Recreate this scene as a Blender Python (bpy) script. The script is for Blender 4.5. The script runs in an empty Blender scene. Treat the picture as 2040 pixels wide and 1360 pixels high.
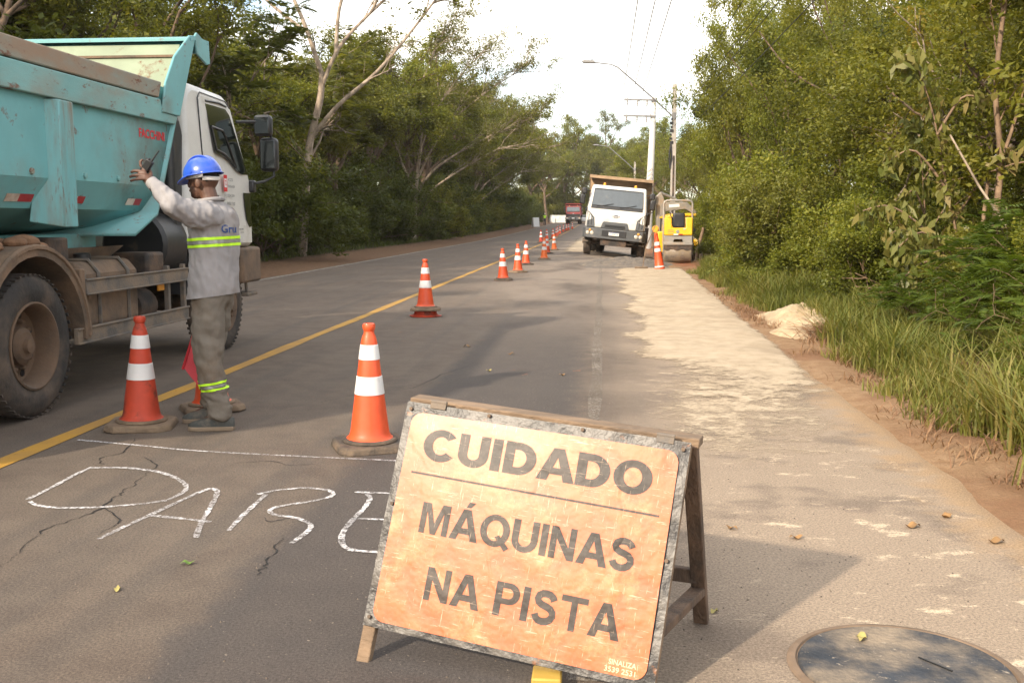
import bpy, math, random
import numpy as np
from mathutils import Vector, Matrix, Euler, noise
from mathutils.bvhtree import BVHTree
R = math.radians
scene = bpy.context.scene
col = scene.collection

# ------------------------------------------------------------------ camera, sky, sun, exposure
cam_data = bpy.data.cameras.new('camera')
cam = bpy.data.objects.new('camera', cam_data)
col.objects.link(cam)
cam.location = (0, 0, 1.42)
cam.rotation_euler = (R(90 - 6.86), 0, R(5.07))
cam_data.sensor_width = 36
cam_data.lens = 36 * 2020 / 2040
cam_data.clip_start = .05
cam_data.clip_end = 6000
scene.camera = cam

SUN_EL, SUN_AZ = 29.0, 36.0          # light travels towards +X+Y, AZ degrees off the road axis
world = bpy.data.worlds.new('World'); scene.world = world; world.use_nodes = True
wn = world.node_tree; wn.nodes.clear()
sky = wn.nodes.new('ShaderNodeTexSky'); sky.sky_type = 'NISHITA'; sky.sun_disc = False
sky.sun_elevation = R(SUN_EL); sky.sun_rotation = R(180 + SUN_AZ)
sky.air_density = 1.0; sky.dust_density = 1.2; sky.ozone_density = 1.0
tcw = wn.nodes.new('ShaderNodeTexCoord'); mpw = wn.nodes.new('ShaderNodeMapping')
mpw.inputs['Scale'].default_value = (1.4, 1.4, 5.0)
wn.links.new(tcw.outputs['Generated'], mpw.inputs['Vector'])
cl = wn.nodes.new('ShaderNodeTexNoise'); cl.inputs['Scale'].default_value = 1.6; cl.inputs['Detail'].default_value = 6; cl.inputs['Roughness'].default_value = .55
wn.links.new(mpw.outputs['Vector'], cl.inputs['Vector'])
cr = wn.nodes.new('ShaderNodeMapRange'); cr.inputs[1].default_value = .40; cr.inputs[2].default_value = .58; cr.inputs[3].default_value = .0; cr.inputs[4].default_value = 1.0
wn.links.new(cl.outputs['Fac'], cr.inputs[0])
wmix = wn.nodes.new('ShaderNodeMix'); wmix.data_type = 'RGBA'
wn.links.new(cr.outputs[0], wmix.inputs['Factor']); wn.links.new(sky.outputs[0], wmix.inputs[6])
wmix.inputs[7].default_value = (8.6, 8.15, 7.5, 1)       # thin bright cloud veil
bg = wn.nodes.new('ShaderNodeBackground'); bg.inputs['Strength'].default_value = .15
wo = wn.nodes.new('ShaderNodeOutputWorld')
wn.links.new(wmix.outputs[2], bg.inputs['Color']); wn.links.new(bg.outputs[0], wo.inputs['Surface'])

sd = bpy.data.lights.new('sun', 'SUN'); sd.energy = 3.0; sd.angle = R(1.5); sd.color = (1.0, .86, .68)
sun = bpy.data.objects.new('sun', sd); col.objects.link(sun)
_d = Vector((math.sin(R(SUN_AZ)) * math.cos(R(SUN_EL)), math.cos(R(SUN_AZ)) * math.cos(R(SUN_EL)), -math.sin(R(SUN_EL))))
sun.rotation_euler = _d.to_track_quat('-Z', 'Y').to_euler(); sun.location = (-30, -40, 30)

scene.view_settings.view_transform = 'Standard'; scene.view_settings.look = 'None'
scene.view_settings.exposure = 1.08; scene.view_settings.gamma = 1.0
scene.view_settings.use_curve_mapping = False
scene.render.engine = 'CYCLES'
cy = scene.cycles
cy.use_denoising = True
try: cy.denoiser = 'OPENIMAGEDENOISE'
except Exception: pass
cy.max_bounces = 6; cy.diffuse_bounces = 3; cy.glossy_bounces = 3; cy.transmission_bounces = 4; cy.transparent_max_bounces = 8
cy.caustics_reflective = False; cy.caustics_refractive = False
cy.sample_clamp_indirect = 6

# ------------------------------------------------------------------ node helpers and materials
M = {}
def nd(nt, t, props=None, **ins):
    n = nt.nodes.new('ShaderNode' + t)
    for k, v in (props or {}).items(): setattr(n, k, v)
    for k, v in ins.items():
        key = int(k[1:]) if k[0] == '_' and k[1:].isdigit() else k.replace('_', ' ')
        s = n.inputs[key]
        if isinstance(v, bpy.types.NodeSocket): nt.links.new(v, s)
        else:
            if isinstance(v, (tuple, list)) and len(v) == 3 and s.type == 'RGBA': v = (*v, 1)
            s.default_value = v
    return n
def mixc(nt, f, a, b, blend='MIX'):
    n = nt.nodes.new('ShaderNodeMix'); n.data_type = 'RGBA'; n.blend_type = blend
    for i, v in ((0, f), (6, a), (7, b)):
        s = n.inputs[i]
        if isinstance(v, bpy.types.NodeSocket): nt.links.new(v, s)
        else: s.default_value = (*v, 1) if isinstance(v, (tuple, list)) and len(v) == 3 else v
    return n.outputs[2]
def mrange(nt, v, a, b, c=0., d=1., smooth=True):
    n = nd(nt, 'MapRange', {'interpolation_type': 'SMOOTHSTEP' if smooth else 'LINEAR'})
    nt.links.new(v, n.inputs[0])
    for i, x in zip((1, 2, 3, 4), (a, b, c, d)): n.inputs[i].default_value = x
    return n.outputs[0]
def mth(nt, op, a, b=0.):
    n = nd(nt, 'Math', {'operation': op})
    for i, v in ((0, a), (1, b)):
        if isinstance(v, bpy.types.NodeSocket): nt.links.new(v, n.inputs[i])
        else: n.inputs[i].default_value = v
    return n.outputs[0]
def noi(nt, vec, scale, detail=3., rough=.55):
    n = nd(nt, 'TexNoise', Scale=scale, Detail=detail, Roughness=rough)
    if vec is not None: nt.links.new(vec, n.inputs['Vector'])
    return n.outputs['Fac']
def newmat(name):
    m = bpy.data.materials.new(name); m.use_nodes = True; nt = m.node_tree; nt.nodes.clear()
    out = nt.nodes.new('ShaderNodeOutputMaterial'); M[name] = m
    return m, nt, out
def coords(nt, kind='Object', scale=(1, 1, 1), rnd=True):
    tc = nd(nt, 'TexCoord'); v = tc.outputs[kind]
    if rnd:
        oi = nd(nt, 'ObjectInfo'); mu = mth(nt, 'MULTIPLY', oi.outputs['Random'], 37.)
        add = nd(nt, 'VectorMath', {'operation': 'ADD'}); nt.links.new(v, add.inputs[0]); nt.links.new(mu, add.inputs[1]); v = add.outputs[0]
    if scale != (1, 1, 1):
        mp = nd(nt, 'Mapping', Vector=v, Scale=scale); v = mp.outputs[0]
    return v
def pmat(name, c, rough=.6, metal=0., var=.12, vs=6., dirt=None, damt=.5, ds=2.2, dsoft=.12, bump=0., bs=60., coat=0., spec=.5, dirt2=None, d2amt=.45, d2s=9., stretch=(1, 1, 1), emit=None):
    m, nt, out = newmat(name)
    v = coords(nt, scale=stretch)
    n1 = noi(nt, v, vs, 4)
    c1 = tuple(x * (1 - var) for x in c); c2 = tuple(min(1, x * (1 + var)) for x in c)
    base = mixc(nt, mrange(nt, n1, .3, .7), c1, c2)
    rr = rough
    p = nd(nt, 'BsdfPrincipled', Metallic=metal, Coat_Weight=coat, Specular_IOR_Level=spec)
    if dirt:
        f = mrange(nt, noi(nt, v, ds, 7, .65), 1 - damt - dsoft, 1 - damt + dsoft)
        base = mixc(nt, f, base, dirt); rr = mrange(nt, f, 0, 1, rough, .9)
    if dirt2:
        f = mrange(nt, noi(nt, v, d2s, 6, .7), 1 - d2amt - .05, 1 - d2amt + .05)
        base = mixc(nt, f, base, dirt2)
    nt.links.new(base, p.inputs['Base Color'])
    if isinstance(rr, float) or isinstance(rr, int): p.inputs['Roughness'].default_value = rr
    else: nt.links.new(rr, p.inputs['Roughness'])
    if bump:
        b = nd(nt, 'Bump', Strength=bump, Distance=.02, Height=noi(nt, v, bs, 4)); nt.links.new(b.outputs[0], p.inputs['Normal'])
    if emit:
        p.inputs['Emission Color'].default_value = (*c, 1); p.inputs['Emission Strength'].default_value = emit
    nt.links.new(p.outputs[0], out.inputs[0])
    return m
def leafmat(name, cols, trans=.35, rough=.5, patch=.5):
    m, nt, out = newmat(name)
    g = nd(nt, 'NewGeometry'); oi = nd(nt, 'ObjectInfo')
    ramp = nd(nt, 'ValToRGB'); ramp.color_ramp.interpolation = 'LINEAR'
    e = ramp.color_ramp.elements
    while len(e) < len(cols): e.new(.5)
    for i, c in enumerate(cols): e[i].position = i / (len(cols) - 1); e[i].color = (*c, 1)
    nz = noi(nt, g.outputs['Position'], patch, 2)
    a = mth(nt, 'MULTIPLY', g.outputs['Random Per Island'], .55)
    b = mth(nt, 'MULTIPLY', mrange(nt, nz, .3, .7), .32)
    c = mth(nt, 'MULTIPLY', oi.outputs['Random'], .13)
    s = mth(nt, 'ADD', mth(nt, 'ADD', a, b), c)
    nt.links.new(s, ramp.inputs[0])
    p = nd(nt, 'BsdfPrincipled', Roughness=rough, Specular_IOR_Level=.35); nt.links.new(ramp.outputs[0], p.inputs['Base Color'])
    t = nd(nt, 'BsdfTranslucent')
    tc = mixc(nt, 1., ramp.outputs[0], (1.25, 1.15, .55), 'MULTIPLY'); nt.links.new(tc, t.inputs[0])
    mx = nd(nt, 'MixShader', Fac=trans); nt.links.new(p.outputs[0], mx.inputs[1]); nt.links.new(t.outputs[0], mx.inputs[2])
    nt.links.new(mx.outputs[0], out.inputs[0])
    return m

# ------------------------------------------------------------------ object helpers
def tag(o, label=None, cat=None, group=None, kind=None):
    if label: o['label'] = label
    if cat: o['category'] = cat
    if group: o['group'] = group
    if kind: o['kind'] = kind
    return o
def empty(name, loc=(0, 0, 0), rot=(0, 0, 0)):
    o = bpy.data.objects.new(name, None); col.objects.link(o); o.location = loc; o.rotation_euler = rot
    return o
def mesh_obj(name, me, mat, parent=None):
    o = bpy.data.objects.new(name, me); col.objects.link(o)
    if mat is not None and not me.materials: me.materials.append(M[mat] if isinstance(mat, str) else mat)
    if parent: o.parent = parent
    return o
def copy_tree(o, parent=None):
    c = o.copy(); col.objects.link(c); c.parent = parent
    for ch in list(o.children): copy_tree(ch, c)
    return c
def np_mesh(name, V, F, smooth=False):
    V = np.asarray(V, np.float32); F = np.asarray(F, np.int32)
    me = bpy.data.meshes.new(name); k = F.shape[1]
    me.vertices.add(len(V)); me.vertices.foreach_set('co', V.ravel())
    me.loops.add(F.size); me.loops.foreach_set('vertex_index', F.ravel())
    me.polygons.add(len(F)); me.polygons.foreach_set('loop_start', np.arange(0, F.size, k, dtype=np.int32))
    if smooth: me.polygons.foreach_set('use_smooth', np.ones(len(F), bool))
    me.update(calc_edges=True)
    return me
class MB:
    def __init__(s): s.v = []; s.f = []
    def add(s, vs, fs):
        b = len(s.v); s.v += [tuple(p) for p in vs]; s.f += [tuple(i + b for i in f) for f in fs]; return s
    def box(s, c, d, rot=None):
        x, y, z = (k / 2 for k in d)
        P = [Vector(p) for p in ((-x, -y, -z), (x, -y, -z), (x, y, -z), (-x, y, -z), (-x, -y, z), (x, -y, z), (x, y, z), (-x, y, z))]
        if rot: e = Euler(rot).to_matrix(); P = [e @ p for p in P]
        return s.add([p + Vector(c) for p in P], ((0, 3, 2, 1), (4, 5, 6, 7), (0, 1, 5, 4), (1, 2, 6, 5), (2, 3, 7, 6), (3, 0, 4, 7)))
    def lathe(s, prof, n=24, c=(0, 0, 0), axis='Z', close=False, cap=True):
        V = []; m = len(prof)
        for i in range(n):
            a = 2 * math.pi * i / n; ca, sa = math.cos(a), math.sin(a)
            for r, h in prof:
                p = {'Z': (r * ca, r * sa, h), 'X': (h, r * ca, r * sa), 'Y': (r * sa, h, r * ca)}[axis]
                V.append((p[0] + c[0], p[1] + c[1], p[2] + c[2]))
        F = []
        for i in range(n):
            j = (i + 1) % n
            for k in range(m - 1 if not close else m):
                l = (k + 1) % m; F.append((i * m + k, j * m + k, j * m + l, i * m + l))
        if not close and cap:
            if prof[0][0] > 1e-5: F.append(tuple(i * m for i in range(n))[::-1])
            if prof[-1][0] > 1e-5: F.append(tuple(i * m + m - 1 for i in range(n)))
        return s.add(V, F)
    def tube(s, pts, rad, n=8, cap=True):
        pts = [Vector(p) for p in pts]; k = len(pts)
        if not isinstance(rad, (list, tuple, np.ndarray)): rad = [rad] * k
        V = []; up = None
        for i, p in enumerate(pts):
            t = (pts[min(i + 1, k - 1)] - pts[max(i - 1, 0)])
            t = t.normalized() if t.length > 1e-9 else Vector((0, 0, 1))
            if up is None: up = Vector((0, 0, 1)) if abs(t.z) < .9 else Vector((1, 0, 0))
            a = t.cross(up)
            a = a.normalized() if a.length > 1e-6 else t.orthogonal().normalized()
            b = a.cross(t).normalized(); up = b
            for q in range(n):
                w = 2 * math.pi * q / n; V.append(p + (a * math.cos(w) + b * math.sin(w)) * rad[i])
        F = []
        for i in range(k - 1):
            for q in range(n):
                r2 = (q + 1) % n; F.append((i * n + q, i * n + r2, (i + 1) * n + r2, (i + 1) * n + q))
        if cap: F.append(tuple(range(n))[::-1]); F.append(tuple((k - 1) * n + q for q in range(n)))
        return s.add(V, F)
    def prism(s, poly, fn, t0, t1):
        """poly: 2D outline; fn(a, b, t) -> 3D; extruded from t0 to t1"""
        n = len(poly); V = [fn(a, b, t0) for a, b in poly] + [fn(a, b, t1) for a, b in poly]
        F = [tuple(range(n))[::-1], tuple(range(n, 2 * n))] + [(i, (i + 1) % n, n + (i + 1) % n, n + i) for i in range(n)]
        return s.add(V, F)
    def ell(s, c, r, n=16, m=10, rot=None):
        V = []; F = []; e = Euler(rot).to_matrix() if rot else None
        for i in range(m + 1):
            th = math.pi * i / m
            for j in range(n):
                ph = 2 * math.pi * j / n; p = Vector((r[0] * math.sin(th) * math.cos(ph), r[1] * math.sin(th) * math.sin(ph), r[2] * math.cos(th)))
                if e: p = e @ p
                V.append(p + Vector(c))
        for i in range(m):
            for j in range(n): F.append((i * n + j, (i + 1) * n + j, (i + 1) * n + (j + 1) % n, i * n + (j + 1) % n))
        return s.add(V, F)
    def grid(s, fn, nu, nv):
        V = [fn(i / nu, j / nv) for j in range(nv + 1) for i in range(nu + 1)]
        F = [(j * (nu + 1) + i, j * (nu + 1) + i + 1, (j + 1) * (nu + 1) + i + 1, (j + 1) * (nu + 1) + i) for j in range(nv) for i in range(nu)]
        return s.add(V, F)
    def mesh(s, name, smooth=None):
        me = bpy.data.meshes.new(name); me.from_pydata(s.v, [], s.f); me.validate(clean_customdata=False)
        import bmesh
        bm = bmesh.new(); bm.from_mesh(me); bmesh.ops.recalc_face_normals(bm, faces=bm.faces); bm.to_mesh(me); bm.free()
        if smooth is not None:
            me.polygons.foreach_set('use_smooth', [True] * len(me.polygons)); me.set_sharp_from_angle(angle=R(smooth))
        return me
    def build(s, name, mat, parent=None, smooth=35, bevel=0., seg=2):
        o = mesh_obj(name, s.mesh(name, smooth), mat, parent)
        if bevel:
            b = o.modifiers.new('bevel', 'BEVEL'); b.width = bevel; b.segments = seg; b.limit_method = 'ANGLE'; b.angle_limit = R(40)
        return o
def smoothstep(a, b, x):
    t = np.clip((np.asarray(x, float) - a) / (b - a), 0, 1); return t * t * (3 - 2 * t)
def text_mesh(body, box, fn, bold=0., name='lettering', space=1.0, shear=0.):
    """flat print: built-in font, fitted into box (u0,u1,v0,v1); fn(u,v) -> 3D"""
    cu = bpy.data.curves.new('print', 'FONT'); cu.body = body; cu.offset = bold; cu.space_character = space; cu.resolution_u = 3
    ob = bpy.data.objects.new('print', cu); col.objects.link(ob)
    dg = bpy.context.evaluated_depsgraph_get(); me = bpy.data.meshes.new_from_object(ob.evaluated_get(dg))
    V = np.array([v.co[:2] for v in me.vertices]); F = [tuple(p.vertices) for p in me.polygons]
    bpy.data.objects.remove(ob); bpy.data.curves.remove(cu); bpy.data.meshes.remove(me)
    mn, mx = V.min(0), V.max(0); u0, u1, v0, v1 = box
    U = u0 + (V[:, 0] - mn[0]) / (mx[0] - mn[0]) * (u1 - u0); W = v0 + (V[:, 1] - mn[1]) / (mx[1] - mn[1]) * (v1 - v0)
    m2 = bpy.data.meshes.new(name); m2.from_pydata([tuple(fn(a, b)) for a, b in zip(U, W)], [], F); m2.update()
    return m2
def _arc(cx, cy, rx, ry, a0, a1, n=18): return [(cx + rx * math.cos(R(a0 + (a1 - a0) * k / n)), cy + ry * math.sin(R(a0 + (a1 - a0) * k / n))) for k in range(n + 1)]
def _thick(P, w):
    L_, R_ = [], []
    for i, (x, y) in enumerate(P):
        a, b = P[max(i - 1, 0)], P[min(i + 1, len(P) - 1)]; dx, dy = b[0] - a[0], b[1] - a[1]; q = math.hypot(dx, dy) or 1
        L_.append((x - dy / q * w / 2, y + dx / q * w / 2)); R_.append((x + dy / q * w / 2, y - dx / q * w / 2))
    return L_ + R_[::-1]
def glyph(ch, w=.205):
    k = .5 - w; kv = .54 - w * .95
    q = w - .205; A = [[(-q * .6, 0), (.36 - q * .4, 1), (.60 + q * .4, 1), (.96 + q * .6, 0), (.73 - q * .5, 0), (.665 - q * .3, .20), (.295 + q * .3, .20), (.23 + q * .5, 0)], [(.355 + q * .4, .385 + q * .3), (.605 - q * .4, .385 + q * .3), (.48, .765 - q * .8)]]
    G = {'I': (w, [[(0, 0), (w, 0), (w, 1), (0, 1)]]), 'A': (.96, A), 'Á': (.96, A + [[(.42, 1.06), (.58, 1.06), (.72, 1.24), (.50, 1.24)]]),
         'M': (1.0, [[(0, 0), (0, 1), (.29, 1), (.5, .36), (.71, 1), (1, 1), (1, 0), (.80, 0), (.80, .74), (.59, 0), (.41, 0), (.20, .74), (.20, 0)]]),
         'N': (.82, [[(0, 0), (0, 1), (.21, 1), (.615, .37), (.615, 1), (.82, 1), (.82, 0), (.61, 0), (.205, .63), (.205, 0)]]),
         'T': (.84, [[(.32, 0), (.52, 0), (.52, .82), (.84, .82), (.84, 1), (0, 1), (0, .82), (.32, .82)]]),
         'O': (1.0, [_arc(.5, .5, .5, .515, 0, 350, 35), _arc(.5, .5, k, kv, 0, 350, 35)]), 'Q': (1.0, [_arc(.5, .5, .5, .515, 0, 350, 35), _arc(.5, .5, k, kv, 0, 350, 35)]),
         'D': (.88, [[(0, 0), (.40, 0)] + _arc(.40, .5, .48, .5, -88, 88) + [(.40, 1), (0, 1)], [(w, w * .87), (.38, w * .87)] + _arc(.38, .5, .49 - w, .5 - w * .87, -88, 88) + [(.38, 1 - w * .87), (w, 1 - w * .87)]]),
         'P': (.80, [[(0, 0), (w, 0), (w, .36), (.45, .36)] + _arc(.46, .68, .34, .32, -86, 86) + [(.45, 1), (0, 1)], [(w, .53), (.42, .53)] + _arc(.43, .68, .15, .15, -84, 84) + [(.42, .83), (w, .83)]]),
         'U': (.86, [[(0, 1), (0, .38)] + _arc(.43, .38, .43, .395, 180, 360) + [(.86, .38), (.86, 1), (.86 - w, 1), (.86 - w, .38)] + _arc(.43, .38, .43 - w, .395 - w * .9, 0, -180) + [(w, .38), (w, 1)]]),
         'C': (.93, [_arc(.5, .5, .5, .515, 38, 322, 34) + _arc(.5, .5, k, kv, 318, 42, 34)]),
         'S': (.80, [_thick([(.68, .74), (.63, .83), (.54, .895), (.42, .915), (.29, .90), (.19, .84), (.155, .74), (.19, .65), (.30, .585), (.45, .545), (.59, .49), (.67, .40), (.68, .29), (.62, .185), (.51, .12), (.39, .10), (.26, .12), (.165, .19), (.12, .29)], w * .96)])}
    return G[ch]
def sign_text(body, box, fn, gap=.16, w=.205, wordgap=.42):
    cu = bpy.data.curves.new('print', 'CURVE'); cu.dimensions = '2D'; cu.fill_mode = 'BOTH'; x = 0.; tails = []
    for ch in body:
        if ch == ' ': x += wordgap; continue
        wd, outl = glyph(ch, w)
        for P in outl:
            s = cu.splines.new('POLY'); s.points.add(len(P) - 1); s.use_cyclic_u = True
            for pt, (a, b) in zip(s.points, P): pt.co = (x + a, b, 0, 1)
        if ch == 'Q': tails.append([(x + .52, .30), (x + .66, .38), (x + 1.04, .02), (x + .90, -.10)])
        x += wd + gap * (.55 if ch in 'AÁ' else 1)
    ob = bpy.data.objects.new('print', cu); col.objects.link(ob)
    dg = bpy.context.evaluated_depsgraph_get(); me = bpy.data.meshes.new_from_object(ob.evaluated_get(dg))
    V = [tuple(v.co[:2]) for v in me.vertices]; F = [tuple(p.vertices) for p in me.polygons]
    bpy.data.objects.remove(ob); bpy.data.curves.remove(cu); bpy.data.meshes.remove(me)
    n0 = len(V)
    for t in tails: b = len(V); V += t; F.append(tuple(range(b, b + 4)))
    u0, u1, v0, v1 = box; X1 = x - gap; out = []
    for i, (a, b) in enumerate(V):
        p = fn(u0 + a / X1 * (u1 - u0), v0 + b * (v1 - v0)); out.append((p[0], p[1], p[2] + (.0003 if i >= n0 else 0)))
    m2 = bpy.data.meshes.new('lettering'); m2.from_pydata(out, [], F); m2.update(); return m2
def remeshed(mb, name, voxel, smooth_it=4, fac=.5):
    me = mb.mesh(name); ob = bpy.data.objects.new(name, me); col.objects.link(ob)
    r = ob.modifiers.new('r', 'REMESH'); r.mode = 'VOXEL'; r.voxel_size = voxel
    if smooth_it: s = ob.modifiers.new('s', 'SMOOTH'); s.iterations = smooth_it; s.factor = fac
    dg = bpy.context.evaluated_depsgraph_get(); m2 = bpy.data.meshes.new_from_object(ob.evaluated_get(dg)); m2.name = name
    bpy.data.objects.remove(ob); bpy.data.meshes.remove(me)
    m2.polygons.foreach_set('use_smooth', [True] * len(m2.polygons))
    return m2

# ------------------------------------------------------------------ plain materials
SOIL = (.20, .105, .052); MUD = (.155, .095, .06); RUST = (.16, .06, .028); DUST = (.36, .27, .18)
pmat('teal_paint', (.15, .385, .395), .5, var=.08, vs=2.5, dirt=(.20, .19, .15), damt=.36, ds=1.6, dsoft=.2, dirt2=RUST, d2amt=.36, d2s=5., coat=.1, bump=.12, bs=5)
pmat('teal_muddy', (.17, .37, .36), .6, var=.12, vs=2.5, dirt=(.29, .20, .135), damt=.47, ds=.9, dsoft=.16, dirt2=RUST, d2amt=.38, d2s=7., bump=.2, bs=9, stretch=(1, .5, 1.3))
pmat('teal_inside', (.25, .30, .20), .55, var=.1, vs=3, dirt=RUST, damt=.35, ds=5, dsoft=.07, bump=.15, bs=6)
pmat('white_paint', (.68, .66, .62), .35, var=.05, vs=3, dirt=(.33, .27, .2), damt=.28, ds=2.2, dsoft=.25, coat=.3)
pmat('cab_white', (.68, .665, .62), .3, var=.04, vs=3, dirt=(.40, .33, .25), damt=.3, ds=2.0, dsoft=.25, coat=.4)
pmat('grey_plastic', (.085, .09, .095), .5, var=.1, dirt=(.22, .18, .14), damt=.35, ds=4)
pmat('black_plastic', (.022, .022, .024), .42, var=.1, dirt=(.11, .085, .06), damt=.34, ds=6)
pmat('chassis', (.03, .026, .024), .7, dirt=MUD, damt=.46, ds=3, dsoft=.2, bump=.3, bs=30)
pmat('muddy_metal', (.10, .075, .055), .8, dirt=(.21, .135, .085), damt=.52, ds=3, dsoft=.2, bump=.4, bs=25)
pmat('rail_metal', (.11, .10, .09), .65, dirt=(.21, .16, .115), damt=.5, ds=6, dsoft=.15, bump=.25, bs=40)
pmat('mud_cake', (.23, .125, .07), .95, var=.3, vs=8, bump=.8, bs=18)
pmat('tyre', (.032, .029, .027), .85, dirt=(.13, .095, .07), damt=.44, ds=3.5, dsoft=.2, bump=.3, bs=30)
pmat('rim', (.085, .062, .045), .8, dirt=(.15, .095, .06), damt=.55, ds=4, dsoft=.2, bump=.3, bs=25)
pmat('dark_glass', (.012, .016, .014), .06, var=.05, spec=.7, dirt=(.10, .09, .07), damt=.22, ds=3)
pmat('windshield', (.10, .115, .125), .08, var=.05, spec=.8, dirt=(.22, .2, .17), damt=.3, ds=2)
pmat('mirror', (.10, .11, .11), .10, 1.0, var=.03)
pmat('red_paint', (.22, .022, .02), .4, dirt=(.3, .15, .1), damt=.3)
pmat('red_reflect', (.35, .012, .016), .35, var=.1, dirt=MUD, damt=.3)
pmat('white_reflect', (.62, .52, .44), .4, var=.1, dirt=(.35, .26, .19), damt=.45)
pmat('print_red', (.62, .02, .03), .5, var=.04); pmat('print_black', (.03, .03, .03), .6, var=.05); pmat('print_grey', (.12, .12, .12), .6, var=.05)
pmat('print_white', (.75, .74, .72), .5, var=.03); pmat('print_blue', (.02, .06, .22), .4, var=.05)
pmat('brown_body', (.25, .17, .10), .8, dirt=(.34, .23, .14), damt=.5, ds=2, bump=.2, bs=8)
pmat('lamp_glass', (.55, .5, .42), .15, var=.1); pmat('amber', (.8, .33, .03), .3, var=.1); pmat('chrome', (.6, .6, .6), .2, .9)
pmat('cone_orange', (.70, .085, .022), .5, var=.1, vs=8, dirt=(.26, .06, .03), damt=.30, ds=5, dsoft=.12, coat=.12)
pmat('cone_dirty', (.50, .055, .022), .6, var=.12, vs=8, dirt=(.10, .04, .028), damt=.40, ds=6, dsoft=.12)
pmat('cone_light', (.78, .16, .035), .5, var=.1, vs=8, dirt=(.4, .12, .05), damt=.3, ds=5)
pmat('cone_white', (.72, .70, .68), .4, var=.05, dirt=(.48, .42, .36), damt=.3, ds=9)
pmat('rubber_base', (.045, .038, .032), .85, dirt=(.17, .12, .08), damt=.46, ds=6, dsoft=.2, bump=.5, bs=60)
pmat('rubber_tan', (.15, .105, .068), .9, dirt=(.22, .155, .1), damt=.5, ds=6, bump=.5, bs=60)
pmat('old_wood', (.215, .145, .09), .85, var=.25, vs=14, dirt=(.10, .075, .055), damt=.42, ds=9, bump=.5, bs=70, stretch=(.35, 1, 1))
pmat('old_wood_dark', (.12, .075, .048), .85, var=.3, vs=14, dirt=(.06, .045, .035), damt=.42, ds=9, bump=.5, bs=70, stretch=(1, 1, .3))
pmat('yellow_paint', (.80, .46, .018), .45, var=.06, dirt=(.42, .27, .09), damt=.3, ds=5, coat=.2)
pmat('yellow_wood', (.42, .27, .05), .6, var=.1)
pmat('steel_grey', (.30, .28, .25), .5, .3, var=.1, dirt=(.36, .27, .19), damt=.42, ds=3)
pmat('drum_steel', (.26, .22, .18), .5, .5, var=.2, vs=10, dirt=(.33, .26, .18), damt=.5, ds=4)
pmat('concrete', (.42, .38, .33), .85, var=.1, vs=4, dirt=(.3, .25, .2), damt=.3, ds=5, bump=.2, bs=40)
pmat('pole_white', (.66, .63, .58), .8, var=.06, dirt=(.45, .4, .34), damt=.32, ds=3)
pmat('galvanised', (.26, .25, .24), .5, .5, var=.1)
pmat('cable', (.02, .02, .022), .6, var=.05)
pmat('lid_steel', (.042, .048, .058), .88, .0, var=.2, vs=5, dirt=(.30, .235, .165), damt=.43, ds=2.6, dsoft=.16, dirt2=(.36, .3, .23), d2amt=.35, d2s=34., bump=.5, bs=60, spec=.25)
pmat('lid_rim', (.19, .13, .085), .9, var=.2, bump=.3)
pmat('skin_dark', (.105, .050, .031), .5, var=.12, vs=20, spec=.45)
pmat('palm_skin', (.30, .16, .10), .55, var=.1)
pmat('helmet_blue', (.022, .085, .50), .28, var=.03, vs=3, coat=.5, dirt=(.08, .13, .38), damt=.28, ds=6)
pmat('strap_white', (.62, .58, .54), .7, var=.08)
pmat('shirt_grey', (.29, .275, .275), .9, var=.07, vs=6, dirt=(.31, .27, .235), damt=.28, ds=3.5, dsoft=.25, bump=.2, bs=22, spec=.15)
pmat('trouser_grey', (.17, .148, .122), .92, var=.1, vs=6, dirt=(.13, .09, .06), damt=.36, ds=4, dsoft=.2, bump=.3, bs=20, spec=.15)
pmat('neon_tape', (.55, .95, .035), .6, var=.03, emit=None); pmat('grey_tape', (.33, .34, .31), .35, .3, var=.05)
pmat('boot', (.055, .058, .052), .75, dirt=(.16, .13, .1), damt=.45, ds=10, bump=.2); pmat('tape_print', (.70, .46, .28), .5, var=.05); pmat('boot_sole', (.25, .185, .125), .9, var=.15, bump=.2)
pmat('flag_red', (.60, .085, .10), .8, var=.1, spec=.1); pmat('flag_pole', (.50, .02, .03), .5)
pmat('radio_black', (.012, .012, .013), .45)
pmat('hair_dark', (.012, .009, .008), .9)
pmat('vest_lime', (.42, .72, .04), .7, var=.08); pmat('navy_cloth', (.02, .022, .03), .9)
pmat('cup_white', (.78, .76, .72), .4); pmat('dead_leaf', (.26, .145, .055), .75, var=.3, vs=12); pmat('yellow_leaf', (.30, .25, .08), .7, var=.25, vs=12); pmat('green_leaf', (.12, .2, .03), .7)
pmat('bark_pale', (.36, .285, .21), .9, var=.25, vs=7, dirt=(.17, .13, .095), damt=.46, ds=5, bump=.6, bs=16, stretch=(1, 1, .5))
pmat('bark_brown', (.15, .10, .066), .95, var=.3, vs=7, dirt=(.07, .052, .038), damt=.45, ds=5, bump=.6, bs=16, stretch=(1, 1, .5))
pmat('bark_tan', (.24, .16, .10), .9, var=.2, vs=7, dirt=(.17, .11, .07), damt=.42, ds=5, bump=.4, bs=20)
pmat('twig_red', (.22, .115, .075), .9, var=.2)
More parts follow.
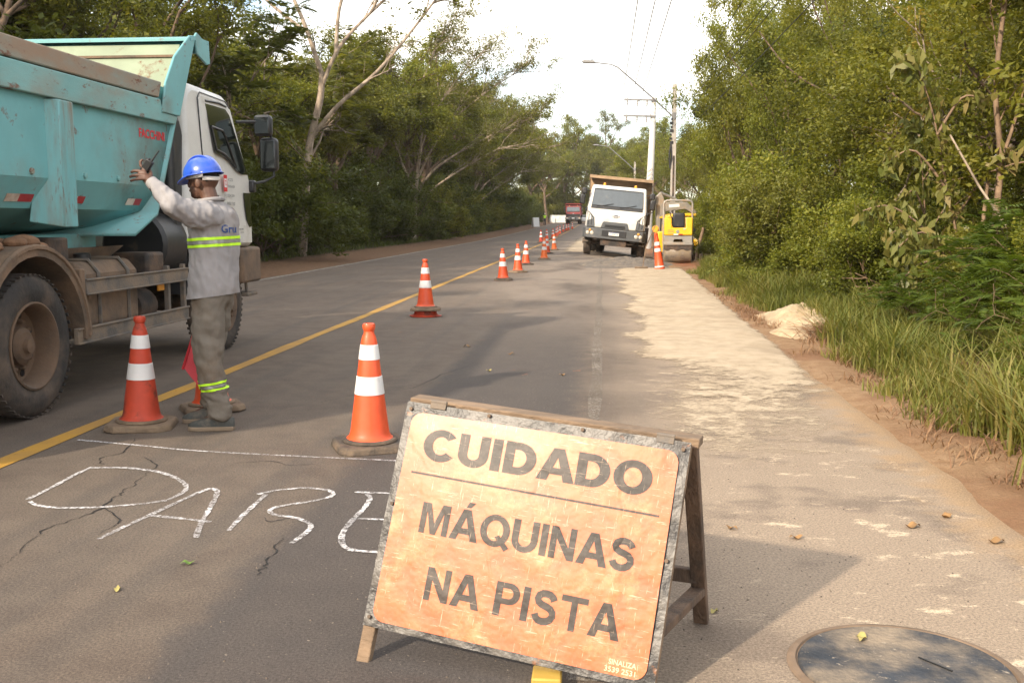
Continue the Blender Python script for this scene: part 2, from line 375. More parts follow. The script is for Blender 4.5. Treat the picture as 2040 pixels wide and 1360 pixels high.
# ------------------------------------------------------------------ ground, road, sand
def hash_noise(x, y, s, seed=0.):
    return np.array([noise.noise((a * s, b * s, seed)) for a, b in zip(np.ravel(x), np.ravel(y))]).reshape(np.shape(x))
def gh(x, y):
    """height of the land: a dip under the parked truck on the shoulder, a slow rise far along the road"""
    x = np.asarray(x, float); y = np.asarray(y, float)
    dip = -.30 * smoothstep(-.6, 2.6, x) * smoothstep(34, 38.5, y) * (1 - smoothstep(52, 60, y)) * (1 - smoothstep(3.0, 4.5, x))
    rise = .9 * np.clip((y - 60) / 120, 0, 3) ** 1.5
    return dip + rise
def sheet(name, xs, ys, zf, mat, smooth=True, attr=None):
    X, Y = np.meshgrid(xs, ys); Z = zf(X, Y); nx, ny = len(xs), len(ys)
    V = np.stack([X, Y, Z], -1).reshape(-1, 3)
    i = np.arange(nx - 1)[None] + np.arange(ny - 1)[:, None] * nx
    F = np.stack([i, i + 1, i + nx + 1, i + nx], -1).reshape(-1, 4)
    me = np_mesh(name, V, F, smooth)
    if attr is not None:
        a = me.attributes.new('cover', 'FLOAT', 'POINT'); a.data.foreach_set('value', attr(X, Y).astype(np.float32).ravel())
    return mesh_obj(name, me, mat)

m, nt, out = newmat('ground')
v = coords(nt, rnd=False); sp = nd(nt, 'SeparateXYZ', Vector=v); X, Y = sp.outputs[0], sp.outputs[1]
n1 = noi(nt, v, .8, 5); n2 = noi(nt, v, 7, 5, .65); n3 = noi(nt, v, 60, 4, .7)
soil = mixc(nt, mrange(nt, n2, .3, .7), (.27, .16, .085), (.36, .235, .135))
soil = mixc(nt, mrange(nt, n1, .45, .62), soil, (.24, .13, .07))
red = mth(nt, 'MULTIPLY', mth(nt, 'MULTIPLY', mrange(nt, Y, 27, 33), mrange(nt, Y, 62, 50)), mrange(nt, mth(nt, 'ADD', X, mth(nt, 'MULTIPLY', n1, 1.)), 2.6, 3.4))
soil = mixc(nt, red, soil, (.30, .095, .045))
wob = mth(nt, 'MULTIPLY', mth(nt, 'SUBTRACT', n2, .5), 1.6)
xr = mth(nt, 'ADD', X, wob)
litter = mixc(nt, mrange(nt, noi(nt, v, 22, 4, .7), .4, .6), (.075, .05, .028), (.20, .125, .06))
base = mixc(nt, mrange(nt, xr, 2.5, 3.2), soil, litter)
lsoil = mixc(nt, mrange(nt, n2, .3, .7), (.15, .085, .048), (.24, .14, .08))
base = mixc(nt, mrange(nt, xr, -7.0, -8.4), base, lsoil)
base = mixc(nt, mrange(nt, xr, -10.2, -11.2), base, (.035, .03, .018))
base = mixc(nt, mth(nt, 'MULTIPLY', mrange(nt, n3, .35, .7), .35), base, (.10, .06, .035))
p = nd(nt, 'BsdfPrincipled', Roughness=.95, Base_Color=base, Specular_IOR_Level=.2)
hgt = mth(nt, 'ADD', mth(nt, 'MULTIPLY', n2, .6), mth(nt, 'MULTIPLY', n3, .4))
nt.links.new(nd(nt, 'Bump', Strength=.7, Distance=.05, Height=hgt).outputs[0], p.inputs['Normal'])
nt.links.new(p.outputs[0], out.inputs[0])

def ground_z(X, Y):
    z = gh(X, Y) - .04
    z = z + .035 * smoothstep(1.75, 2.2, X) + .16 * smoothstep(2.4, 4.6, X) + .035 * smoothstep(-8.3, -8.9, X) + .12 * smoothstep(-9.2, -11.5, X)
    near = (Y > -5) & (Y < 60) & (X > 1.7) & (X < 6)
    n = np.zeros_like(X)
    if near.any(): n[near] = .05 * hash_noise(X[near], Y[near], 1.3, 3.) + .02 * hash_noise(X[near], Y[near], 5., 8.)
    return z + n * smoothstep(1.9, 2.6, X)
xs = np.unique(np.r_[-900, -500, -250, -120, -60, -35, -25, -20, np.arange(-16, -8.4, .5), -8.4, -8.2, -6, -4, -2, -1, 0, .6, 1.2, np.arange(1.6, 6.1, .1), 7, 8, 10, 14, 20, 30, 50, 100, 250, 500, 900])
ys = np.unique(np.r_[-300, -150, -80, -40, -20, -10, -5, np.arange(0, 30, .2), np.arange(30, 62, .5), np.arange(62, 130, 4), 150, 200, 300, 500, 900, 1800, 4000])
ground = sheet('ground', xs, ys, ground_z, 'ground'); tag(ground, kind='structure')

m, nt, out = newmat('asphalt')
v = coords(nt, rnd=False); sp = nd(nt, 'SeparateXYZ', Vector=v); X, Y = sp.outputs[0], sp.outputs[1]
nb = noi(nt, v, .55, 4); nm = noi(nt, v, 4.5, 5, .6); nf = noi(nt, v, 95, 3, .7); ng = noi(nt, v, 330, 2, .6)
lon = noi(nt, nd(nt, 'Mapping', Vector=v, Scale=(2.2, .06, 1)).outputs[0], 1.6, 4)
base = mixc(nt, mrange(nt, nm, .3, .7), (.112, .085, .066), (.148, .114, .087))
base = mixc(nt, mth(nt, 'MULTIPLY', mrange(nt, nb, .42, .66), .55), base, (.16, .128, .10))
base = mixc(nt, mth(nt, 'MULTIPLY', mrange(nt, lon, .45, .7), .45), base, (.09, .078, .068))
jit = mth(nt, 'MULTIPLY', mth(nt, 'SUBTRACT', nm, .5), .32)
xj = mth(nt, 'ADD', X, jit)
trk = mth(nt, 'MULTIPLY', mrange(nt, xj, -1.50, -1.36), mrange(nt, xj, -.02, -.35))
trk = mth(nt, 'MULTIPLY', trk, mrange(nt, Y, 19, 9, .25, 1.))
base = mixc(nt, mth(nt, 'MULTIPLY', trk, .7), base, (.066, .058, .055))
# sun-bleached, dusty shoulder to the right of the edge line
dusty = mrange(nt, mth(nt, 'ADD', X, mth(nt, 'MULTIPLY', mth(nt, 'SUBTRACT', nb, .5), 1.1)), -.15, .75)
base = mixc(nt, mth(nt, 'MULTIPLY', dusty, .9), base, (.33, .255, .185))
pd = noi(nt, nd(nt, 'Mapping', Vector=v, Scale=(.8, 1, 1)).outputs[0], 1.7, 4)
base = mixc(nt, mth(nt, 'MULTIPLY', mth(nt, 'MULTIPLY', mrange(nt, pd, .5, .62), dusty), .55), base, (.13, .10, .08))
# spilt sand streaks and crumbs, combed across the lane
st = noi(nt, nd(nt, 'Mapping', Vector=v, Scale=(2.2, 3.6, 1), Rotation=(0, 0, R(-22))).outputs[0], 1.7, 12, .78)
stm = mth(nt, 'MULTIPLY', mrange(nt, st, .555, .605), mrange(nt, X, .1, .9))
stm = mth(nt, 'MULTIPLY', stm, mrange(nt, noi(nt, v, .9, 3), .36, .55))
base = mixc(nt, mth(nt, 'MULTIPLY', stm, .85), base, (.60, .475, .335))
cm = mth(nt, 'MULTIPLY', mrange(nt, noi(nt, v, 38, 3, .6), .67, .70), mrange(nt, X, -2.4, .6, .12, 1.))
base = mixc(nt, mth(nt, 'MULTIPLY', cm, .7), base, (.52, .42, .32))
dk = mrange(nt, noi(nt, v, 46, 3, .6), .68, .71)
base = mixc(nt, mth(nt, 'MULTIPLY', dk, .55), base, (.03, .025, .022))
# pale scuff band across the lane further on, and red clay crumbs
pale = mth(nt, 'MULTIPLY', mrange(nt, Y, 9, 22), mrange(nt, noi(nt, nd(nt, 'Mapping', Vector=v, Scale=(.5, .22, 1)).outputs[0], 1.2, 5), .33, .58))
base = mixc(nt, mth(nt, 'MULTIPLY', mth(nt, 'MULTIPLY', pale, mrange(nt, X, -3.4, -1.2)), .8), base, (.27, .218, .172))
rc = mth(nt, 'MULTIPLY', mrange(nt, noi(nt, v, 3.3, 6, .7), .665, .70), mth(nt, 'MULTIPLY', mrange(nt, Y, 6.5, 9), mrange(nt, Y, 17, 12)))
base = mixc(nt, mth(nt, 'MULTIPLY', rc, .7), base, (.36, .13, .06))
# earth washed over the outer edge
ed = mrange(nt, mth(nt, 'ADD', X, mth(nt, 'MULTIPLY', mth(nt, 'SUBTRACT', nm, .5), .9)), 1.55, 1.95)
base = mixc(nt, mth(nt, 'MULTIPLY', ed, .9), base, (.36, .24, .135))
el = mrange(nt, mth(nt, 'ADD', X, jit), -8.15, -8.45); base = mixc(nt, mth(nt, 'MULTIPLY', el, .8), base, (.17, .11, .07))
base = mixc(nt, 1., base, mixc(nt, mrange(nt, mth(nt, 'ADD', mth(nt, 'MULTIPLY', nf, .6), mth(nt, 'MULTIPLY', ng, .4)), .3, .7), (.50, .50, .50), (1.52, 1.52, 1.52)), 'MULTIPLY')
p = nd(nt, 'BsdfPrincipled', Roughness=.85, Base_Color=base, Specular_IOR_Level=.3)
hgt = mth(nt, 'ADD', mth(nt, 'MULTIPLY', nf, .7), mth(nt, 'MULTIPLY', ng, .5))
nt.links.new(nd(nt, 'Bump', Strength=.65, Distance=.012, Height=hgt).outputs[0], p.inputs['Normal'])
nt.links.new(p.outputs[0], out.inputs[0])
rxs = np.r_[-8.35, -8.0, -6, -4.5, -3.5, -2.5, -1.5, np.arange(-.6, 1.91, .1), 1.98]
rys = np.r_[-40, -20, -8, np.arange(0, 34, .25), np.arange(34, 62, .5), np.arange(62, 130, 4), 150, 200, 300, 500]
def road_z(X, Y): return gh(X, Y)
road = sheet('road', rxs, rys, road_z, 'asphalt')
me = road.data; co = np.empty(len(me.vertices) * 3, np.float32); me.vertices.foreach_get('co', co); co = co.reshape(-1, 3)
e = co[:, 0] > 1.95; co[e, 0] += .09 * hash_noise(co[e, 1], co[e, 1] * 0, 1.1, 5.) + .05 * hash_noise(co[e, 1], co[e, 1] * 0, 4.1, 2.); co[e, 2] -= .03
e = co[:, 0] < -8.3; co[e, 0] += .12 * hash_noise(co[e, 1], co[e, 1] * 0, .7, 9.); co[e, 2] -= .03
me.vertices.foreach_set('co', co.ravel()); me.update(); tag(road, kind='structure')

def worn(name, c, lo, hi, scale=18, c2=None, stretch=(1, 1, 1)):
    m, nt, out = newmat(name); v = coords(nt, rnd=False, scale=stretch)
    f = mrange(nt, noi(nt, v, scale, 7, .7), lo, hi)
    b = mixc(nt, mrange(nt, noi(nt, v, 3, 4), .35, .65), c, c2 or tuple(x * .8 for x in c))
    p = nd(nt, 'BsdfPrincipled', Roughness=.8, Base_Color=b); t = nd(nt, 'BsdfTransparent')
    mx = nd(nt, 'MixShader', Fac=f); nt.links.new(t.outputs[0], mx.inputs[1]); nt.links.new(p.outputs[0], mx.inputs[2]); nt.links.new(mx.outputs[0], out.inputs[0])
worn('line_yellow', (.46, .245, .030), .26, .40, 26, (.36, .20, .045))
worn('line_white', (.38, .33, .27), .36, .72, 60, stretch=(1, .5, 1)); worn('line_white_far', (.5, .46, .4), .40, .58, 14)
worn('chalk', (.72, .69, .68), .35, .60, 52)
worn('crack', (.012, .010, .009), .36, .46, 30)
def strip(name, x, w, y0, y1, mat, z=.004):
    ys = np.r_[np.arange(y0, min(y1, 62), 1.), np.arange(62, y1, 6)] if y1 > 62 else np.arange(y0, y1, 1.)
    V = []; 
    for y in ys:
        for s in (-.5, .5):
            xx = x + s * w + .012 * math.sin(y * 2.3 + s * 3) + .008 * math.sin(y * 5.1 + s)
            V.append((xx, y, float(gh(xx, y)) + z))
    F = [(2 * i, 2 * i + 1, 2 * i + 3, 2 * i + 2) for i in range(len(ys) - 1)]
    return mesh_obj(name, np_mesh(name, V, F), mat, road)
strip('centre_line', -3.50, .13, -3, 240, 'line_yellow')
strip('edge_line', -.045, .10, 3, 60, 'line_white')
strip('edge_line', -8.02, .11, 8, 200, 'line_white_far')
def stroke(name, lines, w, mat, z=.004, jit=.12, taper=False):
    mb = MB(); rg = random.Random(len(lines) * 7 + int(w * 1e4))
    for pl in lines:
        P = [Vector((x, y, 0)) for x, y in pl]
        if len(P) > 2:                                  # smooth the polyline
            Q = []
            for i in range(len(P) - 1):
                p0, p1, p2, p3 = P[max(i - 1, 0)], P[i], P[i + 1], P[min(i + 2, len(P) - 1)]
                for k in range(5):
                    t = k / 5; Q.append(.5 * ((2 * p1) + (p2 - p0) * t + (2 * p0 - 5 * p1 + 4 * p2 - p3) * t * t + (3 * p1 - p0 - 3 * p2 + p3) * t ** 3))
            Q.append(P[-1]); P = Q
        else: P = [P[0].lerp(P[1], k / 6) for k in range(7)]
        V = []
        for i, q in enumerate(P):
            t = (P[min(i + 1, len(P) - 1)] - P[max(i - 1, 0)]).normalized(); nrm = Vector((-t.y, t.x, 0)); ww = w * (.5 + jit * rg.uniform(-1, 1))
            if taper: ww *= .25 + .75 * math.sin(math.pi * min(1, max(0, (i + .4) / len(P)))); q = q + nrm * rg.uniform(-1, 1) * .018
            V += [q + nrm * ww + Vector((0, 0, z)), q - nrm * ww + Vector((0, 0, z))]
        mb.add(V, [(2 * i, 2 * i + 1, 2 * i + 3, 2 * i + 2) for i in range(len(P) - 1)])
    return mb.build(name, mat, road, smooth=None)
CH = {'P': [[(-2.918, 5.488), (-2.926, 5.305), (-2.912, 5.073), (-2.908, 4.803)], [(-2.906, 5.466), (-2.807, 5.479), (-2.715, 5.483), (-2.608, 5.455), (-2.494, 5.41), (-2.396, 5.343), (-2.3, 5.252), (-2.212, 5.135), (-2.174, 5.019), (-2.188, 4.867), (-2.244, 4.807), (-2.307, 4.766), (-2.478, 4.698), (-2.667, 4.671), (-2.799, 4.705), (-2.878, 4.769)]],
 'A': [[(-2.228, 4.21), (-2.215, 4.312), (-2.198, 4.413), (-2.165, 4.59), (-2.125, 4.818), (-2.092, 4.988), (-2.065, 5.08), (-2.031, 5.075), (-2.0, 5.031), (-1.966, 4.924), (-1.913, 4.697), (-1.863, 4.473), (-1.803, 4.271)], [(-2.17, 4.59), (-2.012, 4.555), (-1.829, 4.508)]],
 'R': [[(-1.695, 4.382), (-1.712, 4.582), (-1.721, 4.8), (-1.728, 5.001)], [(-1.769, 4.998), (-1.702, 5.081), (-1.61, 5.128), (-1.55, 5.142), (-1.483, 5.132), (-1.423, 5.106), (-1.385, 5.051), (-1.387, 4.975), (-1.457, 4.895), (-1.564, 4.814), (-1.606, 4.758), (-1.609, 4.707), (-1.559, 4.644), (-1.473, 4.619), (-1.389, 4.562), (-1.339, 4.489), (-1.331, 4.399), (-1.341, 4.312), (-1.353, 4.232)]],
 'E': [[(-1.281, 5.087), (-1.186, 5.084), (-1.0, 5.075)], [(-1.205, 5.055), (-1.175, 4.994), (-1.166, 4.932), (-1.16, 4.798), (-1.168, 4.63), (-1.168, 4.444), (-1.149, 4.315), (-1.108, 4.208), (-1.052, 4.16), (-0.963, 4.149), (-0.80, 4.141)], [(-1.176, 4.623), (-.90, 4.612)]]}
for k, ls in CH.items(): o = stroke('chalk_letter', ls, .026, 'chalk'); o['label'] = 'hand-drawn chalk letter ' + k
o = stroke('chalk_line', [[(-3.374, 6.176), (-2.913, 6.055), (-2.481, 5.939), (-1.833, 5.855), (-1.217, 5.793), (-.7, 5.74)]], .022, 'chalk')
for ls in ([(-2.53, 5.362), (-2.508, 5.171), (-2.496, 5.03), (-2.484, 4.896), (-2.458, 4.7), (-2.488, 4.545), (-2.525, 4.415), (-2.535, 4.263), (-2.477, 3.994), (-2.451, 3.823)],
           [(-1.407, 4.306), (-1.403, 4.168), (-1.379, 4.015), (-1.372, 3.895), (-1.353, 3.827)], [(-3.018, 6.25), (-2.924, 5.916), (-2.968, 5.703), (-2.89, 5.538)],
           [(-2.733, 5.749), (-2.597, 5.612), (-2.53, 5.362)], [(-1.473, 4.619), (-1.528, 4.55), (-1.609, 4.591)], [(-2.137, 5.653), (-1.981, 5.716), (-1.792, 5.645), (-1.659, 5.671)],
           [(-2.2, 7.6), (-1.95, 8.1), (-1.6, 8.4), (-1.42, 9.3), (-1.2, 9.9)], [(-2.458, 4.7), (-2.3, 4.55), (-2.25, 4.3)]):
    stroke('crack', [ls], .008, 'crack', z=.003, jit=.3, taper=True)

# sand spread over the shoulder
m, nt, out = newmat('sand'); v = coords(nt, rnd=False)
at = nd(nt, 'Attribute', {'attribute_name': 'cover'})
s1 = noi(nt, v, 5, 6, .65); s2 = noi(nt, nd(nt, 'Mapping', Vector=v, Scale=(1, 2.5, 1)).outputs[0], 26, 4, .65); s3 = noi(nt, v, 160, 2)
b = mixc(nt, mrange(nt, s1, .3, .7), (.39, .31, .215), (.49, .395, .285))
b = mixc(nt, mth(nt, 'MULTIPLY', mrange(nt, noi(nt, v, 1.3, 5), .5, .68), .5), b, (.31, .235, .16))
b = mixc(nt, 1., b, mixc(nt, s3, (.8, .8, .8), (1.2, 1.2, 1.2)), 'MULTIPLY')
p = nd(nt, 'BsdfPrincipled', Roughness=.95, Base_Color=b, Specular_IOR_Level=.15)
nt.links.new(nd(nt, 'Bump', Strength=.6, Distance=.02, Height=mth(nt, 'ADD', mth(nt, 'MULTIPLY', s2, .7), mth(nt, 'MULTIPLY', s3, .3))).outputs[0], p.inputs['Normal'])
al = mth(nt, 'ADD', at.outputs['Fac'], mth(nt, 'ADD', mth(nt, 'MULTIPLY', mth(nt, 'SUBTRACT', s1, .5), .9), mth(nt, 'MULTIPLY', mth(nt, 'SUBTRACT', s2, .5), .9)))
mx = nd(nt, 'MixShader', Fac=mrange(nt, al, .34, .70)); t = nd(nt, 'BsdfTransparent'); nt.links.new(t.outputs[0], mx.inputs[1]); nt.links.new(p.outputs[0], mx.inputs[2]); nt.links.new(mx.outputs[0], out.inputs[0])
def cover(X, Y):
    n = hash_noise(X, Y, .9, 2.) * .5 + hash_noise(X * .6, Y * 2., 1.4, 6.) * .35
    a = smoothstep(.02, .85, X + .42 * n) * smoothstep(2.15, 1.8, X + .18 * n - .018 * np.clip(Y - 12, 0, 30)) * smoothstep(6.0, 12.0, Y + n * 2.4) * smoothstep(32, 28.5, Y + n)
    a = a * (1 - .75 * smoothstep(.25, .6, n) * smoothstep(12, 9, Y))
    b = smoothstep(-2.3, -1.2, X + .3 * n) * smoothstep(.3, -.5, X + .3 * n) * smoothstep(43, 47, Y + n) * smoothstep(90, 75, Y + 3 * n) * .85
    c = .58 * smoothstep(.0, .9, X + .3 * n) * smoothstep(3.4, 8.0, Y + n) * smoothstep(12, 9, Y) * smoothstep(1.9, 1.5, X)
    return np.clip(np.maximum(np.maximum(a, b), c) + .22 * n * (a > .05), 0, 1)
sxs = np.arange(-2.4, 3.21, .1); sys_ = np.r_[np.arange(4, 34, .12), np.arange(34, 92, .5)]
def sand_z(X, Y):
    c = cover(X, Y); w = smoothstep(1.8, 2.15, X); base = (1 - w) * gh(X, Y) + w * np.maximum(ground_z(X, Y), gh(X, Y) - .02)
    return base + .004 + .035 * c * (.5 + hash_noise(X, Y, 1.5, 4.)).clip(0, 1) * (Y > 8) * (Y < 34) * smoothstep(.35, .8, c)
sand = sheet('sand', sxs, sys_, sand_z, 'sand', attr=cover)
tag(sand, 'pale yellow sand spread over the shoulder and worked lane', 'sand', kind='stuff')

def mound(name, cx, cy, rx, ry, h, mat, label, cat, seed, rough=.35, kind=None, n=56, fs=3.):
    mb = MB()
    def fn(u, w):
        a, b = (u - .5) * 2.2, (w - .5) * 2.2; x, y = cx + a * rx, cy + b * ry
        q = noise.fractal((x * 1.1, y * 1.1, seed), .8, 2.1, 4); q2 = noise.fractal((x * fs, y * fs, seed + 9), .7, 2.1, 4)
        d = math.hypot(a, b) * (1 + .28 * q); base = max(0., 1 - d * d)
        z = h * (base ** .8) * (1 + rough * q + rough * .55 * q2)
        return (x, y, float(max(gh(x, y), ground_z(np.array([x]), np.array([y]))[0])) - .02 + z)
    mb.grid(fn, n, n); return tag(mb.build(name, mat, None, smooth=50), label, cat, kind=kind)
pmat('sand_pile', (.44, .335, .21), .95, var=.14, vs=7, dirt=(.42, .29, .165), damt=.42, ds=4, bump=.9, bs=30)
pmat('gravel', (.125, .108, .092), .9, var=.35, vs=30, dirt=(.22, .175, .13), damt=.45, ds=3, bump=1., bs=38)
mound('sand_pile', 2.74, 14.2, .46, 1.55, .20, 'sand_pile', 'lumpy heap of pale yellow sand on the grassy verge', 'sand pile', 3.3, rough=.5, fs=5.)
mound('sand_pile', 2.46, 12.9, .30, .50, .14, 'sand_pile', 'small low sand heap at the near foot of the larger sand pile', 'sand pile', 8.1)
tag(mound('gravel_heap', .75, 32.6, 1.45, 3.1, .20, 'gravel', 'low spread of dark grey gravel in front of the parked white truck', 'gravel', 5.7, rough=.5, n=80, fs=4), kind='stuff')

# ------------------------------------------------------------------ poles and cables
def lamp_post(name, x, y, h, arm_h, w, label):
    t = empty(name, (x, y, float(gh(x, y)) - .05)); mb = MB()
    a, b = w * .5, w * .36
    mb.add([(-a, -a * .8, 0), (a, -a * .8, 0), (a, a * .8, 0), (-a, a * .8, 0), (-b, -b * .8, h), (b, -b * .8, h), (b, b * .8, h), (-b, b * .8, h)], ((0, 3, 2, 1), (4, 5, 6, 7), (0, 1, 5, 4), (1, 2, 6, 5), (2, 3, 7, 6), (3, 0, 4, 7)))
    mb.build('post', 'concrete', t, bevel=.015)
    g = MB()
    for z0, z1 in ((.4, 2.4), (2.8, 4.6)): g.box((0, -a * .70, (z0 + z1) / 2), (w * .28, .05, z1 - z0))
    g.build('web_recess', 'chassis', t)
    arm = MB(); P = [(-.08, 0, arm_h), (-.9, 0, arm_h + .75), (-1.9, 0, arm_h + 1.62), (-2.55, 0, arm_h + 2.17), (-2.85, 0, arm_h + 2.30), (-3.2, 0, arm_h + 2.34), (-3.6, 0, arm_h + 2.40)]
    arm.tube(P, [.035] * 4 + [.03] * 3, 8); arm.build('lamp_arm', 'galvanised', t)
    cl = MB(); cl.box((-.02, 0, arm_h), (.18, .2, .30)); cl.build('arm_bracket', 'galvanised', t, bevel=.01)
    hd = MB(); hd.prism([(-3.55, 2.36), (-3.6, 2.47), (-4.05, 2.50), (-4.16, 2.44), (-4.1, 2.38)], lambda p, q, r: (p, r, arm_h + q), -.13, .13)
    ho = hd.build('lamp_head', 'galvanised', t, bevel=.02)
    l = MB(); l.box((-3.85, 0, arm_h + 2.372), (.38, .2, .012)); l.build('lamp_lens', 'lamp_glass', ho)
    pc = MB(); pc.lathe([(.03, 0), (.035, .05), (.02, .07)], 10, (-3.7, 0, arm_h + 2.48)); pc.build('photocell', 'grey_plastic', ho)
    rg = random.Random(4)
    for k in range(9):
        s = MB(); z = h - 2.9 + k * .17; s.box((-.13 + rg.uniform(-.03, .03), -.06, z), (rg.uniform(.05, .16), .12, rg.uniform(.06, .14))); s.build('cable_clamp', 'black_plastic', t)
    c = MB(); c.tube([(-.13, -.1, h - 2.6), (-.2, -.12, h - 3.1), (-.16, -.12, h - 3.7), (-.1, -.12, h - 3.3), (-.12, -.1, h - 2.7)], .035, 7); c.build('cable_coil', 'cable', t)
    return tag(t, label, 'street lamp', 'street lamps along the road')
lamp_post('street_lamp', 3.15, 46.8, 7.75, 6.35, .26, 'nearer concrete street lamp post with long curved arm beside the roller')
lamp_post('street_lamp', 3.15, 103, 7.0, 6.2, .24, 'farther small street lamp arm seen above the white truck')
t = empty('utility_pole', (2.42, 56, float(gh(2.42, 56)) - .1), (0, R(1.8), 0)); mb = MB(); mb.tube([(0, 0, 0), (0, 0, 4), (0, 0, 8.2)], [.24, .19, .13], 16); mb.build('post', 'pole_white', t)
for z in (8.0, 7.15):
    b = MB(); b.box((-.72, -.16, z), (1.75, .1, .1)); bo = b.build('crossarm', 'galvanised', t, bevel=.01)
    for q, x in enumerate((-1.42, -.86, -.36)):
        i = MB(); i.lathe([(.015, -.34), (.05, -.3), (.03, -.24), (.055, -.2), (.03, -.14), (.055, -.1), (.02, 0), (.02, .16)], 8, (x, -.16, z)); i.build('insulator', 'steel_grey', bo)
b = MB(); b.tube([(0, -.12, 7.05), (-.8, -.16, 7.95)], .02, 6); b.build('brace', 'galvanised', t)
sw = MB()
for k in range(5): sw.tube([(-.16, -.2, 3.2 + k * .25), (.05, -.26, 3.5 + k * .22), (.14, -.2, 3.1 + k * .3)], .012, 5)
sw.build('creeper_stems', 'bark_brown', t)
tag(t, 'tall white round utility pole with two crossarms behind the white truck', 'utility pole')
def cable(pts, r, label, sag=.0):
    (x0, y0, z0), (x1, y1, z1) = pts; P = []
    for k in range(25):
        u = k / 24; P.append((x0 + (x1 - x0) * u, y0 + (y1 - y0) * u, z0 + (z1 - z0) * u - sag * 4 * u * (1 - u)))
    mb = MB(); mb.tube(P, r, 5); o = mb.build('overhead_cable', 'cable', None); tag(o, label, 'cable', 'overhead cables')
for x, w in ((1.02, 'leftmost of the three thin power lines in the open sky'), (1.56, 'middle of the three thin power lines in the open sky'), (2.06, 'thin power line nearest the right trees in the open sky')):
    cable(((x, 55.9, 8.15), (x * 1.0, -10, 8.9)), .019, w, .25)
for k, (z, xo, w) in enumerate(((6.4, -.08, 'uppermost dark cable slanting across the right tree crowns'), (5.75, -.02, 'second dark cable slanting across the right tree crowns'), (5.55, .03, 'third dark cable just under the second across the right trees'), (4.95, .08, 'lowest dark cable crossing the right tree crowns'))):
    cable(((3.1 + xo, 46.8, z), (3.05 + xo, -12, z + .1)), .009, w, .3)
o = MB(); o.lathe([(.0, -.24), (.16, -.2), (.24, -.08), (.26, .02), (.2, .12), (.1, .2), (.03, .26), (.02, .6)], 14); o = o.build('cable_coil', 'cable', None); o.location = (3.42, 37.5, 5.25)
r_ = MB(); r_.tube([(.26 * math.cos(a), .26 * math.sin(a), -.02) for a in np.linspace(0, 6.28, 20)], .03, 6); r_.build('coil_ring', 'black_plastic', o)
tag(o, 'round black cable splice hanging in the air by the trees', 'splice closure')
# ------------------------------------------------------------------ vegetation
leafmat('leaf_forest', [(0.054, 0.0662, 0.0121), (0.1134, 0.1287, 0.0209), (0.1996, 0.2082, 0.0319), (0.322, 0.294, 0.0517)], .48)
leafmat('leaf_dark', [(0.0444, 0.0588, 0.0121), (0.0862, 0.1078, 0.0187), (0.1478, 0.1679, 0.0275)], .45)
leafmat('leaf_olive', [(0.0735, 0.087, 0.015), (0.147, 0.1562, 0.026), (0.2415, 0.2286, 0.04)], .42)
leafmat('leaf_bright', [(0.0672, 0.0861, 0.013), (0.14, 0.1656, 0.021), (0.224, 0.2373, 0.031), (0.336, 0.3091, 0.05)], .45)
leafmat('leaf_right', [(0.0633, 0.0762, 0.012), (0.1265, 0.1401, 0.019), (0.2012, 0.2018, 0.028), (0.299, 0.269, 0.042)], .45)
leafmat('leaf_yellow', [(.10, .10, .016), (.20, .165, .024), (.32, .23, .035)], .40)
leafmat('leaf_broad', [(.06, .08, .018), (.12, .14, .03), (.20, .19, .05), (.30, .22, .09)], .32, .45)
leafmat('leaf_fern', [(.055, .092, .013), (.10, .15, .019), (.165, .20, .027)], .45)
leafmat('grass', [(.07, .095, .016), (.125, .15, .026), (.21, .20, .045), (.33, .26, .10)], .35, .6)
leafmat('straw', [(.16, .085, .05), (.27, .155, .085), (.36, .24, .13)], .2, .8)

def wander(rng, p, d, L, n, w, up):
    P = [p]; step = L / n
    for _ in range(n):
        d = d + rng.normal(0, w, 3); d[2] += up * step * .12; d = d / np.linalg.norm(d); P.append(P[-1] + d * step)
    return P, d
def skeleton(seed, H, r0, fork=.45, limbs=5, spread=.9, levels=3, w=.10, up=.5, lean=(0, 0), shrink=.68, low=.55, drop=1.):
    """returns branches [(pts, radii)] and twig points that carry leaves"""
    rng = np.random.default_rng(seed); br = []; tips = []
    tp, td = wander(rng, np.zeros(3), np.array([lean[0], lean[1], 1.]), H * fork, 7, w * .5, .25)
    rr = np.linspace(r0, r0 * .62, len(tp)); rr[0] *= 1.35; br.append((tp, rr))
    def grow(p, d, L, r, lv):
        n = 5 if lv > 1 else 3
        P, dd = wander(rng, p, d / np.linalg.norm(d), L, n, w * 1.3, up)
        br.append((P, np.linspace(r, r * .5, len(P))))
        if lv <= 1:
            for q in P[1:]: tips.append(q)
            return
        if lv == 2: tips.append(P[-1])
        k = rng.integers(2, 4) + (lv > 2)
        for i in range(k):
            j = rng.integers(max(1, n // 2), n + 1); a = rng.uniform(0, 6.283); s = spread * rng.uniform(.6, 1.15)
            t = dd if j == n else (P[j] - P[j - 1]); t = t / np.linalg.norm(t)
            o1 = np.cross(t, [0.3, .2, 1.]); o1 /= np.linalg.norm(o1) + 1e-9; o2 = np.cross(t, o1)
            nd_ = t + s * (o1 * math.cos(a) + o2 * math.sin(a)); nd_[2] *= drop
            grow(P[j], nd_, L * shrink * rng.uniform(.75, 1.15), r * .58, lv - 1)
    a0 = rng.uniform(0, 6.283)
    for i in range(limbs):
        j = len(tp) - 1 if i < 2 else rng.integers(max(1, int(len(tp) * low)), len(tp)); a = a0 + i * 2.4 + rng.uniform(-.4, .4)
        d = np.array([math.cos(a) * spread, math.sin(a) * spread, rng.uniform(.55, 1.15)]) if i else td + rng.normal(0, .15, 3)
        rem = H - tp[j][2]; grow(tp[j], d, rem * rng.uniform(.40, .55), r0 * .55, levels)
    return br, np.array(tips)
